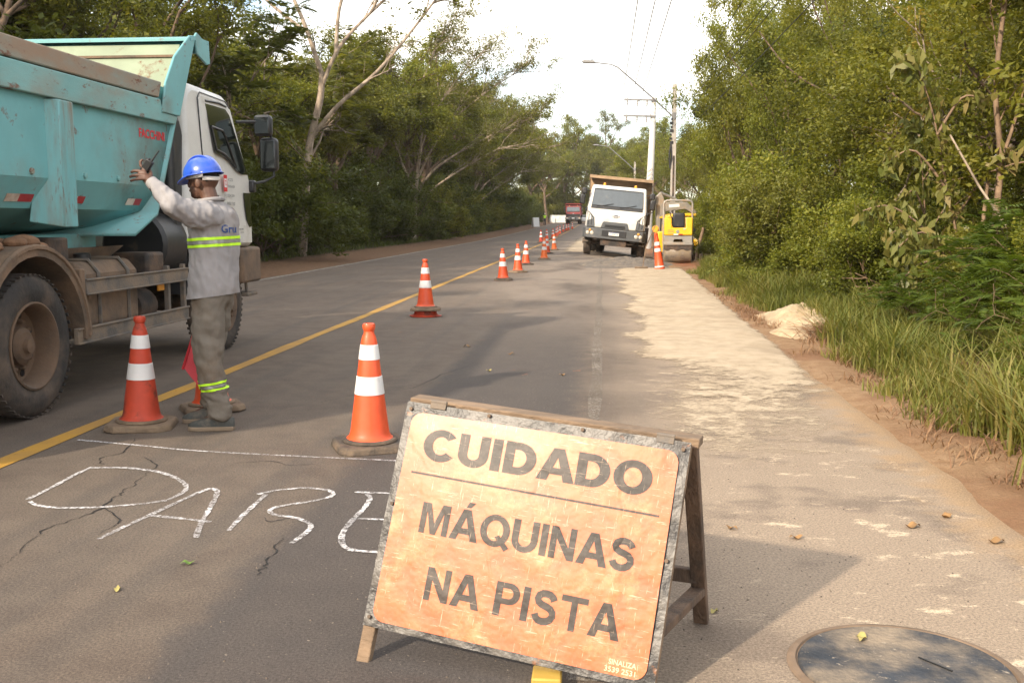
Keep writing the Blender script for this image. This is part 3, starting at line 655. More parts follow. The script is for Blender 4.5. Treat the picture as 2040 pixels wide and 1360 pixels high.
def branch_mesh(name, br, rmin=.006):
    mb = MB()
    for P, rr in br:
        if rr[0] < rmin: continue
        n = 9 if rr[0] > .08 else 6 if rr[0] > .03 else 4
        mb.tube([tuple(p) for p in P], [max(float(x), .004) for x in rr], n, cap=False)
    me = bpy.data.meshes.new(name); me.from_pydata(mb.v, [], mb.f); me.polygons.foreach_set('use_smooth', [True] * len(me.polygons)); me.update()
    return me
def leaf_quads(rng, P, L, W, flat=.5, droop=0., fold=.18):
    N = len(P); L = L * rng.uniform(.6, 1.35, N)[:, None]; W = W * rng.uniform(.7, 1.25, N)[:, None]
    nrm = rng.normal(0, 1, (N, 3)); nrm[:, 2] = np.abs(nrm[:, 2]) + flat; nrm /= np.linalg.norm(nrm, axis=1)[:, None]
    t = np.cross(nrm, rng.normal(0, 1, (N, 3))); t[:, 2] -= droop; t /= np.linalg.norm(t, axis=1)[:, None] + 1e-9
    b = np.cross(nrm, t); b /= np.linalg.norm(b, axis=1)[:, None] + 1e-9; up = np.cross(t, b)
    base = P - t * L * .5
    V = np.stack([base, P - t * L * .08 + b * W * .5 + up * W * fold, P + t * L * .5, P - t * L * .08 - b * W * .5 + up * W * fold], 1)
    return V.reshape(-1, 3)
def leaves(name, seed, tips, per, rad, L, W, flat=.5, droop=0., squash=.75, keep=1., zmin=.12):
    rng = np.random.default_rng(seed)
    if keep < 1: tips = tips[rng.random(len(tips)) < keep]
    dens = np.repeat(tips, rng.poisson(per * rng.uniform(.3, 1.7, len(tips))), axis=0)
    off = rng.normal(0, 1, dens.shape); off *= (rad * rng.uniform(.5, 1.1, len(dens)) / (np.linalg.norm(off, axis=1) + 1e-6))[:, None] * rng.uniform(.2, 1, len(dens))[:, None]; off[:, 2] *= squash
    P = dens + off; P = P[P[:, 2] > zmin]
    V = leaf_quads(rng, P, L, W, flat, droop); return np_mesh(name, V, np.arange(len(V)).reshape(-1, 4))
def fronds(name, seed, tips, per, length, leaflets, lw, ll, sub=None, keep=1., zmin=.1, rise=.35):
    """pinnate leaves: a rachis with two ranks of narrow leaflets, arching over"""
    rng = np.random.default_rng(seed); T = tips if keep >= 1 else tips[rng.random(len(tips)) < keep]
    T = np.repeat(T, per, axis=0); N = len(T)
    a = rng.uniform(0, 6.283, N); el = rng.uniform(-.2, .7, N) + rise * .5
    d = np.stack([np.cos(a) * np.cos(el), np.sin(a) * np.cos(el), np.sin(el)], 1); LN = length * rng.uniform(.6, 1.2, N)
    side = np.stack([-np.sin(a), np.cos(a), rng.uniform(-.3, .3, N)], 1)
    out = []
    for k in range(leaflets):
        u = (k + .7) / leaflets; c = T + d * (LN * u)[:, None]; c[:, 2] -= .45 * LN * u * u
        size = ll * (math.sin(math.pi * min(1, .2 + .75 * u)) * .8 + .25)
        for s in (-1, 1):
            t = side * s + d * .55; t[:, 2] -= .18 + .3 * rng.random(N); t /= np.linalg.norm(t, axis=1)[:, None]
            w = d * lw * .5
            out.append(np.stack([c, c + t * size * .45 + w, c + t * size, c + t * size * .45 - w], 1))
    V = np.concatenate(out).reshape(-1, 4, 3); V = V[V[:, :, 2].min(1) > zmin].reshape(-1, 3)
    return np_mesh(name, V, np.arange(len(V)).reshape(-1, 4))
PROTO = {}
def proto(key, br, crown, bark, leaf, rmin=.006):
    PROTO[key] = (branch_mesh(key + '_trunk', br, rmin), crown, bark, leaf)
def plant(key, name, x, y, s=1., rot=0., label='', cat='tree', group=None, sz=None, z=None, leaf=None, tilt=(0, 0)):
    tm, cm, bark, lf = PROTO[key]
    t = empty(name, (x, y, float(ground_z(np.array([x]), np.array([y]))[0]) - .05 if z is None else z), (tilt[0], tilt[1], rot)); t.scale = (s, s, sz or s)
    mesh_obj('trunk' if cat == 'tree' else 'stems', tm, bark, t); o = mesh_obj('crown' if cat == 'tree' else 'foliage', cm, lf, t)
    if leaf: o.material_slots[0].link = 'OBJECT'; o.material_slots[0].material = M[leaf]
    return tag(t, label, cat, group)
# --- prototypes
for i, (H, sd) in enumerate(((9.6, 11), (10.4, 23), (9.0, 35), (10.0, 47))):
    br, tp = skeleton(sd, H, .13 + .02 * i, .42, 6, .85, 3, .11, .5, (.03 * (i - 1), .02))
    proto(f'forest{i}', br, leaves(f'forest{i}_crown', sd, tp, 150, .70, .145, .068, .55), 'bark_brown', 'leaf_forest', .02)
for i, (H, sd) in enumerate(((3.6, 5), (4.4, 16), (3.0, 27))):
    br, tp = skeleton(sd, H, .05, .10, 9, .95, 3, .14, .45, low=.2)
    proto(f'shrub{i}', br, leaves(f'shrub{i}_crown', sd, tp, 48, .52, .15, .075, .5), 'bark_brown', 'leaf_dark', .01)
for i, (H, sd) in enumerate(((7.2, 61), (8.4, 72), (6.6, 83))):
    br, tp = skeleton(sd, H, .10, .22, 9, .75, 3, .12, .55, low=.3)
    proto(f'right{i}', br, leaves(f'right{i}_crown', sd, tp, 190, .62, .095, .046, .45), 'bark_brown', 'leaf_right', .02)
for i, (H, sd) in enumerate(((2.6, 91), (3.2, 102))):
    br, tp = skeleton(sd, H, .035, .08, 10, .9, 3, .15, .4, low=.1)
    proto(f'bush{i}', br, leaves(f'bush{i}_crown', sd, tp, 130, .38, .066, .036, .4), 'bark_tan', 'leaf_bright', .005)
br, tp = skeleton(131, 2.1, .03, .10, 9, 1.0, 3, .14, .35, low=.1)
proto('fern', br, fronds('fern_crown', 131, tp, 2, .42, 13, .020, .12, zmin=.08), 'bark_tan', 'leaf_fern', .005)
br, tp = skeleton(142, 9.4, .10, .45, 6, .9, 3, .10, .5)
proto('feather', br, fronds('feather_crown', 142, tp, 7, .55, 9, .055, .22), 'bark_pale', 'leaf_forest', .010)

rng = random.Random(77)
FG = 'trees of the left roadside wood'
# --- left wood: front rank, second rank, far ranks
def left_row(y0, y1, step, x0, hs, keys, lab):
    y = y0
    while y < y1:
        k = rng.choice(keys); x = x0 + rng.uniform(-1.3, 1.0); s = hs(y) * rng.uniform(.88, 1.1)
        lf = rng.choice([None, None, 'leaf_olive' if y > 35 else None, 'leaf_olive' if y > 45 else 'leaf_dark', 'leaf_bright' if y > 30 else None])
        plant(k, 'roadside_tree', x, y + rng.uniform(-1, 1), s, rng.uniform(0, 6.28), lab, 'tree', FG, leaf=lf)
        y += step * rng.uniform(.8, 1.25)
hl = lambda y: 1.08 if y < 34 else 1.05 + .40 * min(1, (y - 34) / 70)
K = ['forest0', 'forest1', 'forest2', 'forest3']
left_row(-36, 12, 4.0, -17.0, lambda y: .98, K, 'broadleaf tree in the wood left of the road')
left_row(-34, 12, 3.6, -12.9, lambda y: .84, K, 'broadleaf tree in the wood left of the road')
left_row(16, 140, 4.4, -13.0, hl, K + ['feather'], 'broadleaf tree in the wood left of the road')
left_row(14, 150, 6.0, -18.5, lambda y: hl(y) * 1.02, K, 'broadleaf tree in the wood left of the road')
left_row(30, 170, 9, -25, lambda y: hl(y) * 1.1, K, 'broadleaf tree in the wood left of the road')
for y in np.arange(14, 165, 2.3):
    s = rng.uniform(.45, 1.25)
    plant(f'shrub{rng.randrange(3)}', 'understorey_shrub', -11.8 + rng.uniform(-.9, .5) - (.5 if y < 25 else 0), float(y) + rng.uniform(-.9, .9), s, rng.uniform(0, 6.28), 'dark leafy shrub at the foot of the left wood', 'shrub', 'understorey shrubs of the left wood', sz=s * rng.uniform(.8, 1.35), leaf=rng.choice([None, None, 'leaf_forest']))
for y in np.arange(16, 165, 3.1):
    plant(f'shrub{rng.randrange(3)}', 'understorey_shrub', -14.2 + rng.uniform(-.8, .8), float(y) + rng.uniform(-.8, .8), rng.uniform(.9, 1.7), rng.uniform(0, 6.28), 'dark leafy shrub at the foot of the left wood', 'shrub', 'understorey shrubs of the left wood')
# --- trees closing the view at the far end, and right-hand far trees
for x, y, s in ((-9.5, 175, 1.6), (-7.5, 192, 1.75), (-13, 190, 1.8), (-3.5, 206, 2.0), (2.5, 208, 2.1), (8, 210, 2.1), (-9, 208, 2.1), (14, 220, 1.8), (-15, 215, 2.0), (5, 255, 2.1), (-1, 260, 2.1), (-7, 262, 2.1)):
    plant(rng.choice(K), 'far_tree', x, y, s, rng.uniform(0, 6.28), 'far tree closing the view at the end of the road', 'tree', 'far trees at the end of the road', leaf=rng.choice(['leaf_olive', 'leaf_right', 'leaf_bright']))
for x, y, s in ((8.0, 66, .86), (8.6, 76, .98), (8.0, 88, 1.0), (8.5, 100, 1.2), (7.2, 113, 1.25), (7.0, 128, 1.3), (5.4, 146, 1.4), (7.5, 160, 1.45), (4.8, 176, 1.5), (6.5, 194, 1.6), (9.5, 72, 1.0), (10.5, 92, 1.15), (10.5, 112, 1.25)):
    plant(rng.choice(['forest0', 'forest2', 'right1', 'forest3']), 'far_tree', x, y, s, rng.uniform(0, 6.28), 'far sunlit tree on the right behind the parked truck and poles', 'tree', 'far trees right of the road', leaf=rng.choice(['leaf_olive', 'leaf_right', 'leaf_bright']))
for y in range(64, 190, 6):
    plant(f'shrub{rng.randrange(3)}', 'far_shrub', 6.4 + rng.uniform(-.4, .6), y, rng.uniform(.8, 1.1), rng.uniform(0, 6.28), 'far shrub along the right edge of the road', 'shrub', 'far shrubs right of the road', leaf='leaf_right')
for x in (-14, -12, -10, -8.4, -6.5, -4.5, -2.5, -.5, 1.5, 3.4, 5.4, 7.4, 9.4, 12): plant(f'shrub{rng.randrange(3)}', 'far_shrub', x, 196 + rng.uniform(-4, 4), rng.uniform(2., 2.9), rng.uniform(0, 6.28), 'far shrub under the trees at the end of the road', 'shrub', 'far shrubs at the end of the road', leaf='leaf_olive')

# --- the two individual trees of the left wood
pale = []; tips = []
def limb(P, r0, r1, n=10):
    P = [np.array(p, float) for p in P]; Q = []
    for i in range(len(P) - 1):
        p0, p1, p2, p3 = P[max(i - 1, 0)], P[i], P[i + 1], P[min(i + 2, len(P) - 1)]
        for k in range(4):
            t = k / 4; Q.append(.5 * ((2 * p1) + (p2 - p0) * t + (2 * p0 - 5 * p1 + 4 * p2 - p3) * t * t + (3 * p1 - p0 - 3 * p2 + p3) * t ** 3))
    Q.append(P[-1]); return Q, np.linspace(r0, r1, len(Q))
def twigs(rg, Q, r, count, L, lv, spread, up, br, tips, start=.35, bias=(0, 0, 0)):
    for i in range(count):
        j = rg.integers(int(len(Q) * start), len(Q)); t = Q[j] - Q[j - 1]; t /= np.linalg.norm(t) + 1e-9
        d = t + rg.normal(0, spread, 3) + np.array(bias); d[2] += up; d /= np.linalg.norm(d)
        P, _ = wander(rg, Q[j], d, L * rg.uniform(.6, 1.2), 5, .13, .35); br.append((P, np.linspace(r, r * .4, len(P))))
        if lv > 1: twigs(rg, P, r * .55, 3, L * .62, lv - 1, spread, up * .6, br, tips, .3, bias)
        else: tips += list(P[2:])
rg = np.random.default_rng(7)
main = [([(0, 0, 0), (.15, 0, 2.), (.35, 0, 4.0), (.75, .1, 5.6), (.85, .1, 6.6)], .16, .11), ([(.85, .1, 6.5), (.3, 0, 8.2), (-.3, .2, 9.6), (-.6, .3, 11.2), (-.2, .4, 12.6)], .09, .03),
        ([(.8, .1, 6.0), (1.5, 0, 7.4), (2.6, .4, 8.7), (3.9, .8, 9.9), (5.0, 1.0, 11.0)], .08, .025), ([(1.4, 0, 7.2), (1.5, .2, 8.8), (2.0, .4, 10.4), (2.3, .5, 12.2)], .08, .03),
        ([(.35, 0, 4.2), (1.5, -.2, 5.4), (2.9, 0, 6.6), (4.2, .4, 8.2), (5.2, .8, 9.6)], .09, .03), ([(.3, 0, 8.0), (-1.2, .2, 9.2), (-2.4, .1, 10.6), (-3.0, .2, 12.0)], .07, .03), ([(2.6, .4, 8.7), (3.6, .5, 10.6), (4.4, .6, 12.2)], .06, .02)]
tb, tt = [], []
for i, (P, a, b) in enumerate(main):
    Q, rr = limb(P, a, b); tb.append((Q, rr))
    if i: twigs(rg, Q, .028, 7, 1.7, 3, .42, .25, tb, tt, .45, (.12, .05, 0))
tt = np.array(tt); tt = tt[tt[:, 2] > 7.6]
proto('tall', tb, leaves('tall_crown', 3, tt, 16, .55, .17, .07, .7, keep=.62), 'bark_pale', 'leaf_olive', .006)
plant('tall', 'tall_tree', -10.9, 36.3, 1.0, 0, 'tall pale-trunked tree with open forked crown reaching into the sky', 'tree')
bb, bt = [], []
main = [([(0, 0, 0), (.1, 0, 2.2), (.3, 0, 4.2), (.5, .2, 6.0), (.4, .3, 8.0)], .15, .06), ([(.1, 0, 2.6), (1.2, 0, 4.2), (3.0, .2, 5.4), (5.0, .4, 6.4), (6.6, .6, 7.0)], .09, .02), ([(.2, 0, 3.6), (1.2, .2, 5.6), (2.6, .5, 7.4), (4.6, .9, 9.0), (6.2, 1.2, 10.0)], .085, .02),
        ([(.4, .1, 5.4), (1.4, .4, 7.8), (2.8, .8, 9.8), (4.2, 1.1, 11.2)], .075, .02), ([(.4, .3, 7.5), (.6, .6, 9.6), (1.4, .8, 11.6), (2.0, .9, 12.8)], .09, .03), ([(.1, 0, 3.0), (-.9, .2, 5.2), (-1.4, .2, 7.6), (-2.0, .2, 10.0)], .09, .03), ([(.1, 0, 2.3), (1.6, -.3, 3.4), (3.6, -.3, 4.6), (5.6, 0, 5.6), (7.4, .2, 5.5)], .08, .015)]
for i, (P, a, b) in enumerate(main):
    Q, rr = limb(P, a, b); bb.append((Q, rr))
    if i: twigs(rg, Q, .026, 13, 1.9, 3, .42, .24, bb, bt, .30, (.22, .05, 0))
bt = np.array(bt)
proto('bare', bb, leaves('bare_crown', 9, bt, 11, .55, .15, .068, .6, keep=.75), 'bark_pale', 'leaf_olive', .006)
plant('bare', 'spreading_tree', -11.3, 60.5, .98, 0, 'spreading tree with a fan of bare pale branches leaning over the road', 'tree', sz=1.0)
plant('bare', 'spreading_tree', -12.5, 98, .9, .25, 'smaller grey-branched tree further along the left wood', 'tree', sz=1.05)

# --- right side: trees
RG = 'trees of the right-hand thicket'
for x, y, s, k, lf in ((6.7, 43.5, 1.40, 1, 'leaf_right'), (6.4, 38.5, 1.45, 0, 'leaf_bright'), (6.1, 34.0, 1.36, 2, 'leaf_right'), (7.6, 31, 1.35, 1, 'leaf_right'), (5.9, 29.0, 1.12, 0, 'leaf_bright'), (7.0, 23, .98, 1, 'leaf_right'), (6.0, 21.0, .90, 2, 'leaf_right'), (7.6, 18.5, .86, 1, 'leaf_right'), (6.9, 15.0, .82, 0, 'leaf_right'), (8.0, 12.6, .86, 1, 'leaf_right'), (6.6, 11.6, .80, 2, 'leaf_right'), (9.5, 20, 1.05, 0, 'leaf_right'), (10, 27, 1.15, 1, 'leaf_dark'), (9.5, 38, 1.35, 2, 'leaf_right'), (9.2, 15, .95, 2, 'leaf_dark'), (7.6, 46.5, 1.1, 0, 'leaf_right'), (7.4, 53, .92, 2, 'leaf_right'), (8.0, 58, 1.0, 1, 'leaf_right')):
    plant(f'right{k}', 'thicket_tree', x, y, s * .62 if y > 27 and x < 8 else s, rng.uniform(0, 6.28), 'sunlit leafy tree standing in the thicket right of the road', 'tree', RG, leaf=lf, sz=s)
YB, YT = skeleton(55, 5.0, .075, .42, 6, 1.0, 3, .13, .35)
proto('yellow', YB, leaves('yellow_crown', 55, YT, 12, .38, .085, .045, .5, keep=.8), 'bark_pale', 'leaf_yellow', .005)
plant('yellow', 'yellow_tree', 5.5, 16.4, 1.0, 1.0, 'yellow-leaved tree with pale bare branches in the right thicket', 'tree')
for i, (P, x, y, lab) in enumerate(((((0, 0, 0), (.05, 0, 1.), (.12, .1, 2.), (.02, .1, 2.9), (.1, .1, 4.2)), 4.55, 12.5, 'slender tan trunk with a fork beside the drooping-leaf sapling'), (((0, 0, 0), (.1, 0, .8), (.28, 0, 1.7), (.36, 0, 2.9), (.3, 0, 4.2)), 4.72, 12.1, 'slender straight tan trunk at the right of the thicket'))):
    b = []; Q, rr = limb(P, .05, .025); b.append((Q, rr)); tt = []
    if i == 0: q2, r2 = limb([(.1, .1, 1.9), (.25, .05, 2.5), (.42, .1, 3.3)], .03, .012); b.append((q2, r2)); q2, r2 = limb([(-.02, 0, 0), (-.07, .05, .9), (.0, .1, 1.9)], .035, .02); b.append((q2, r2))
    twigs(rg, Q, .014, 9, .8, 2, .6, .2, b, tt, .55)
    proto(f'slim{i}', b, leaves(f'slim{i}_crown', 3 + i, np.array(tt), 16, .32, .13, .06, .4, droop=.3), 'bark_tan', 'leaf_right', .004)
    plant(f'slim{i}', 'slender_tree', x, y, 1.0, 0, lab, 'tree')
# drooping broad-leaved sapling
b = []; tt = []
for P in (((0, 0, 0), (-.1, -.1, .8), (-.35, -.2, 1.7), (-.55, -.25, 2.5), (-.82, -.3, 3.15), (-.98, -.3, 3.2)), ((-.05, 0, .5), (-.5, -.2, 1.1), (-1.0, -.3, 1.45), (-1.35, -.35, 1.4)), ((0, 0, .4), (-.3, -.3, .9), (-.7, -.5, 1.15), (-1.0, -.55, .95)), ((-.2, -.1, 1.3), (.1, -.3, 1.9), (.3, -.4, 2.1)), ((-.3, -.2, 1.6), (-.75, -.3, 2.1), (-1.05, -.35, 2.0)), ((-.1, 0, .8), (.3, -.3, 1.2), (.6, -.4, 1.15)), ((-.5, -.25, 2.3), (-.3, -.4, 2.7), (-.1, -.45, 2.7)), ((-.1, 0, .6), (-.6, -.4, .8), (-.9, -.5, .6))):
    Q, rr = limb(P, .022, .007); b.append((Q, rr)); tt += list(Q[6:])
tt = np.array(tt); r2 = np.random.default_rng(4); PP = np.repeat(tt, 12, axis=0) + r2.normal(0, .07, (len(tt) * 12, 3)); PP[:, 2] -= .07
V = leaf_quads(r2, PP, .17, .072, .0, droop=1.3, fold=.3)
proto('droop', b, np_mesh('droop_crown', V, np.arange(len(V)).reshape(-1, 4)), 'bark_tan', 'leaf_broad', .003)
plant('droop', 'drooping_sapling', 4.45, 12.9, 1.0, 0, 'sapling with large hanging pale-backed leaves arching out of the thicket', 'tree')
plant('droop', 'drooping_sapling', 4.5, 14.6, .8, .6, 'smaller broad-leaved sapling behind the arching one', 'tree')
# bushes, ferny shrubs
for i in range(36):
    y = 9.2 + i * .92
    if 11.2 < y < 14.6: continue
    x = 4.35 + rng.uniform(-.25, .35) + (.45 if y < 13 else .1) + .7 * float(smoothstep(20, 30, y))
    plant(f'bush{rng.randrange(2)}', 'thicket_bush', x, y + rng.uniform(-.4, .4), rng.uniform(.55, .95) * (1.15 if y > 20 else .85), rng.uniform(0, 6.28), 'small-leaved green bush along the front of the right thicket', 'bush', 'bushes of the right thicket', leaf=rng.choice([None, None, 'leaf_right', 'leaf_olive']))
for i in range(24):
    y = 8.5 + i * 1.55; gap_ = 11 < y < 16.5; plant(f'bush{rng.randrange(2)}', 'thicket_bush', 5.4 + rng.uniform(-.3, .4) + .8 * float(smoothstep(20, 32, y)), y, rng.uniform(.45, .6) if gap_ else rng.uniform(.75, 1.35), rng.uniform(0, 6.28), 'small-leaved green bush along the front of the right thicket', 'bush', 'bushes of the right thicket', leaf=rng.choice(['leaf_right', 'leaf_bright']))
for x, y, s in ((4.1, 9.1, .75), (4.4, 8.2, .9), (3.9, 10.4, .62), (4.6, 10.0, .95), (3.7, 11.6, .5), (4.3, 7.4, .8), (3.95, 20.5, .95), (4.1, 22.5, 1.0), (3.9, 24.6, .9), (3.75, 7.9, .45)):
    plant('fern', 'feathery_shrub', x, y, s, rng.uniform(0, 6.28), 'low shrub of feathery divided leaves at the edge of the right verge', 'shrub', 'feathery shrubs of the right verge')

# --- grass on the right verge, low weeds on the left
def blades(name, seed, n, place, h0, h1, w, mat, label, cat, bend=.55, kind='stuff', flatf=None):
    r = np.random.default_rng(seed); x, y = place(r, n); n = len(x); z = ground_z(x, y)
    h = r.uniform(h0, h1, n) * (flatf(x, y) if flatf else 1.); a = r.uniform(0, 6.283, n); dx, dy = np.cos(a), np.sin(a); b = h * r.uniform(.15, bend, n) * 1.5
    sx, sy = -dy * w * .5, dx * w * .5
    L = []
    for u, k in ((0, 1.), (.4, .95), (.75, .65), (1., .06)):
        cx, cy, cz = x + dx * b * u * u, y + dy * b * u * u, z - .01 + h * (u - .25 * u * u)
        L.append(np.stack([np.stack([cx - sx * k, cy - sy * k, cz], 1), np.stack([cx + sx * k, cy + sy * k, cz], 1)], 1))
    V = np.stack(L, 1).reshape(-1, 3); i = np.arange(n)[:, None] * 8
    F = np.concatenate([i + np.array([[2 * k, 2 * k + 1, 2 * k + 3, 2 * k + 2]]) for k in range(3)], 0)
    return tag(mesh_obj(name, np_mesh(name, V, F), mat), label, cat, kind=kind)
def verge(r, n):
    y = 3.2 + 28 * r.random(n * 3) ** 1.15; x = 2.15 + r.gamma(2.2, .42, n * 3)
    d = np.array([noise.noise((a * 1.4, b * .9, 1.)) for a, b in zip(x, y)])
    lim = 2.12 + .28 * np.array([noise.noise((b * .6, 3., 2.)) for b in y]) + .5 * smoothstep(12.3, 12.8, y) * smoothstep(16, 15.3, y) + .55 * smoothstep(26, 30, y)
    k = (x > lim) & (x < 5) & (d > -.22 + .5 * (x < lim + .3)); return x[k][:n], y[k][:n]
blades('grass', 2, 24000, verge, .16, .50, .011, 'grass', 'long green and straw-coloured grass on the right verge', 'grass', flatf=lambda x, y: .40 + .75 * smoothstep(2.2, 3.0, x))
def tufts(r, n):
    c = np.stack([r.uniform(2.5, 3.7, 70), r.uniform(4.2, 22, 70)], 1); k = r.integers(0, 70, n)
    x, y = c[k, 0] + r.normal(0, .09, n), c[k, 1] + r.normal(0, .09, n); ok = ~((y > 12.2) & (y < 16) & (x < 3.2)); return x[ok], y[ok]
blades('grass', 12, 5200, tufts, .35, .80, .014, 'grass', 'taller arching grass tufts in front of the right thicket', 'grass', bend=.75)
def lverge(r, n): return -10.6 - r.gamma(2., .3, n), r.uniform(16, 110, n)
blades('weeds', 5, 6000, lverge, .1, .4, .02, 'leaf_dark', 'low dark weeds along the foot of the left wood', 'weeds', flatf=None)
def litter(r, n):
    x = 2.0 + r.gamma(2., .33, n); y = r.uniform(3, 20, n); d = np.array([noise.noise((a * 1.7, b * 1.7, 7.)) for a, b in zip(x, y)]); k = (d > .02) & (x < 4); return x[k], y[k]
blades('dry_litter', 6, 7500, litter, .03, .16, .008, 'straw', 'flattened dry straw and dead stalks on the verge soil', 'straw', bend=1.8)
def drytuft(name, x, y, n, rad, h, label):
    r = np.random.default_rng(n); a = r.uniform(0, 6.283, n); P0 = np.stack([r.normal(0, rad * .4, n), r.normal(0, rad * .4, n), np.zeros(n)], 1); mb = MB()
    for i in range(n):
        d = np.array([math.cos(a[i]) * rad * r.uniform(.4, 1.3), math.sin(a[i]) * rad * r.uniform(.4, 1.3), h * r.uniform(.3, 1.)]); mb.tube([P0[i], P0[i] + d * .5 + [0, 0, .04], P0[i] + d * np.array([1, 1, .8])], [.004, .003, .0015], 3, cap=False)
    o = mb.build(name, 'straw', None, smooth=None); o.location = (x, y, float(ground_z(np.array([x]), np.array([y]))[0])); return tag(o, label, 'dry tuft')
drytuft('dry_tuft', 2.72, 12.45, 260, .32, .30, 'reddish-brown tangle of dead stalks beside the sand pile')
drytuft('dry_tuft', 2.95, 10.2, 160, .32, .10, 'flat dead stalks lying behind the white cup on the verge')
for P, lab in ((((3.9, 9.8, .95), (4.3, 9.2, .72), (4.7, 8.7, .55)), 'long pale dead stick slanting out of the feathery shrubs'), (((4.05, 12.5, 2.4), (4.3, 12.2, 1.8), (4.55, 12.0, 1.35)), 'pale broken branch hanging in front of the right thicket')):
    mb = MB(); mb.tube(P, [.012, .014, .016], 6); tag(mb.build('dead_branch', 'bark_pale', None), lab, 'branch')
mb = MB(); mb.tube([(0, 0, 0), (.05, 0, .5), (.2, 0, 1.15)], [.06, .055, .05], 8); o = mb.build('leaning_stake', 'bark_tan', None); o.location = (3.35, 36.5, -.02); tag(o, 'short leaning tan stump post beside the roller', 'stake')
# ------------------------------------------------------------------ dump trucks
pmat('teal_rib', (.15, .385, .395), .5, var=.08, vs=2.5, dirt=(.22, .17, .12), damt=.42, ds=2.4, dsoft=.18, dirt2=RUST, d2amt=.36, d2s=5., stretch=(2, 3.2, .5), bump=.1, bs=6)
def arc(cy, cz, r, a0, a1, n): return [(cy + r * math.cos(R(a0 + (a1 - a0) * k / n)), cz + r * math.sin(R(a0 + (a1 - a0) * k / n))) for k in range(n + 1)]
_tp = [(.305, -.02), (.36, .0), (.40, .004), (.46, -.006), (.50, -.028), (.515, -.055), (.52, -.08), (.52, -.13), (.508, -.132), (.508, -.15), (.52, -.152), (.52, -.205), (.515, -.23), (.50, -.26), (.46, -.28), (.36, -.285), (.305, -.265)]
_mb = MB(); _mb.lathe(_tp, 56, axis='X', close=True)
for k in range(52):
    a = 2 * math.pi * k / 52
    _mb.box((-.045, .512 * math.cos(a), .512 * math.sin(a)), (.06, .026, .010), (a - math.pi / 2, 0, 0)); _mb.box((-.24, .512 * math.cos(a), .512 * math.sin(a)), (.06, .026, .010), (a - math.pi / 2, 0, 0))
TYRE = _mb.mesh('tyre', 40)
_mb = MB(); _mb.lathe([(.318, -.02), (.318, -.004), (.305, .0), (.292, -.012), (.283, -.04), (.276, -.07), (.268, -.16), (.235, -.175), (.15, -.165), (.135, -.155), (.132, -.10), (.10, -.075), (.055, -.072), (.05, -.04), (.0, -.035)], 40, axis='X', cap=False); RIM_DEEP = _mb.mesh('rim', 30)
_mb = MB(); _mb.lathe([(.318, -.02), (.318, -.004), (.305, .0), (.292, -.02), (.275, -.055), (.23, -.05), (.19, -.015), (.15, .0), (.115, .005), (.11, .05), (.09, .075), (.0, .08)], 40, axis='X', cap=False); RIM_FLAT = _mb.mesh('rim', 30)
def nut_ring(r, x, n, s, depth):
    mb = MB()
    for k in range(n):
        a = 2 * math.pi * k / n; mb.lathe([(s, 0), (s, depth), (s * .6, depth * 1.3)], 6, (x, r * math.cos(a), r * math.sin(a)), 'X')
    return mb.mesh('nuts', 30)
NUTS_DEEP = nut_ring(.175, -.168, 10, .018, .035); NUTS_FLAT = nut_ring(.15, .0, 10, .018, .03)
_mb = MB()
for k in range(8):
    a = 2 * math.pi * (k + .5) / 8; _mb.lathe([(.0, .004), (.026, .003), (.026, -.003)], 10, (-.171, .228 * math.cos(a), .228 * math.sin(a)), 'X')
HOLES = _mb.mesh('vent_holes', 30)
for me_, mt in ((TYRE, 'tyre'), (RIM_DEEP, 'rim'), (RIM_FLAT, 'rim'), (NUTS_DEEP, 'rim'), (NUTS_FLAT, 'rim'), (HOLES, 'radio_black')): me_.materials.append(M[mt])
def wheel(parent, side, y, xo, deep, dual=False):
    w = empty('wheel', (side * xo, y, .52), (0, 0, 0 if side > 0 else math.pi)); w.parent = parent
    mesh_obj('tyre', TYRE, None, w); mesh_obj('rim', RIM_DEEP if deep else RIM_FLAT, None, w); mesh_obj('wheel_nuts', NUTS_DEEP if deep else NUTS_FLAT, None, w)
    if deep: mesh_obj('vent_holes', HOLES, None, w)
    if dual: o = mesh_obj('tyre', TYRE, None, w); o.location = (-.33, 0, 0)
    return w
def cw(z): return 1.16 if z <= 1.9 else 1.16 - .10 * (z - 1.9) / .9
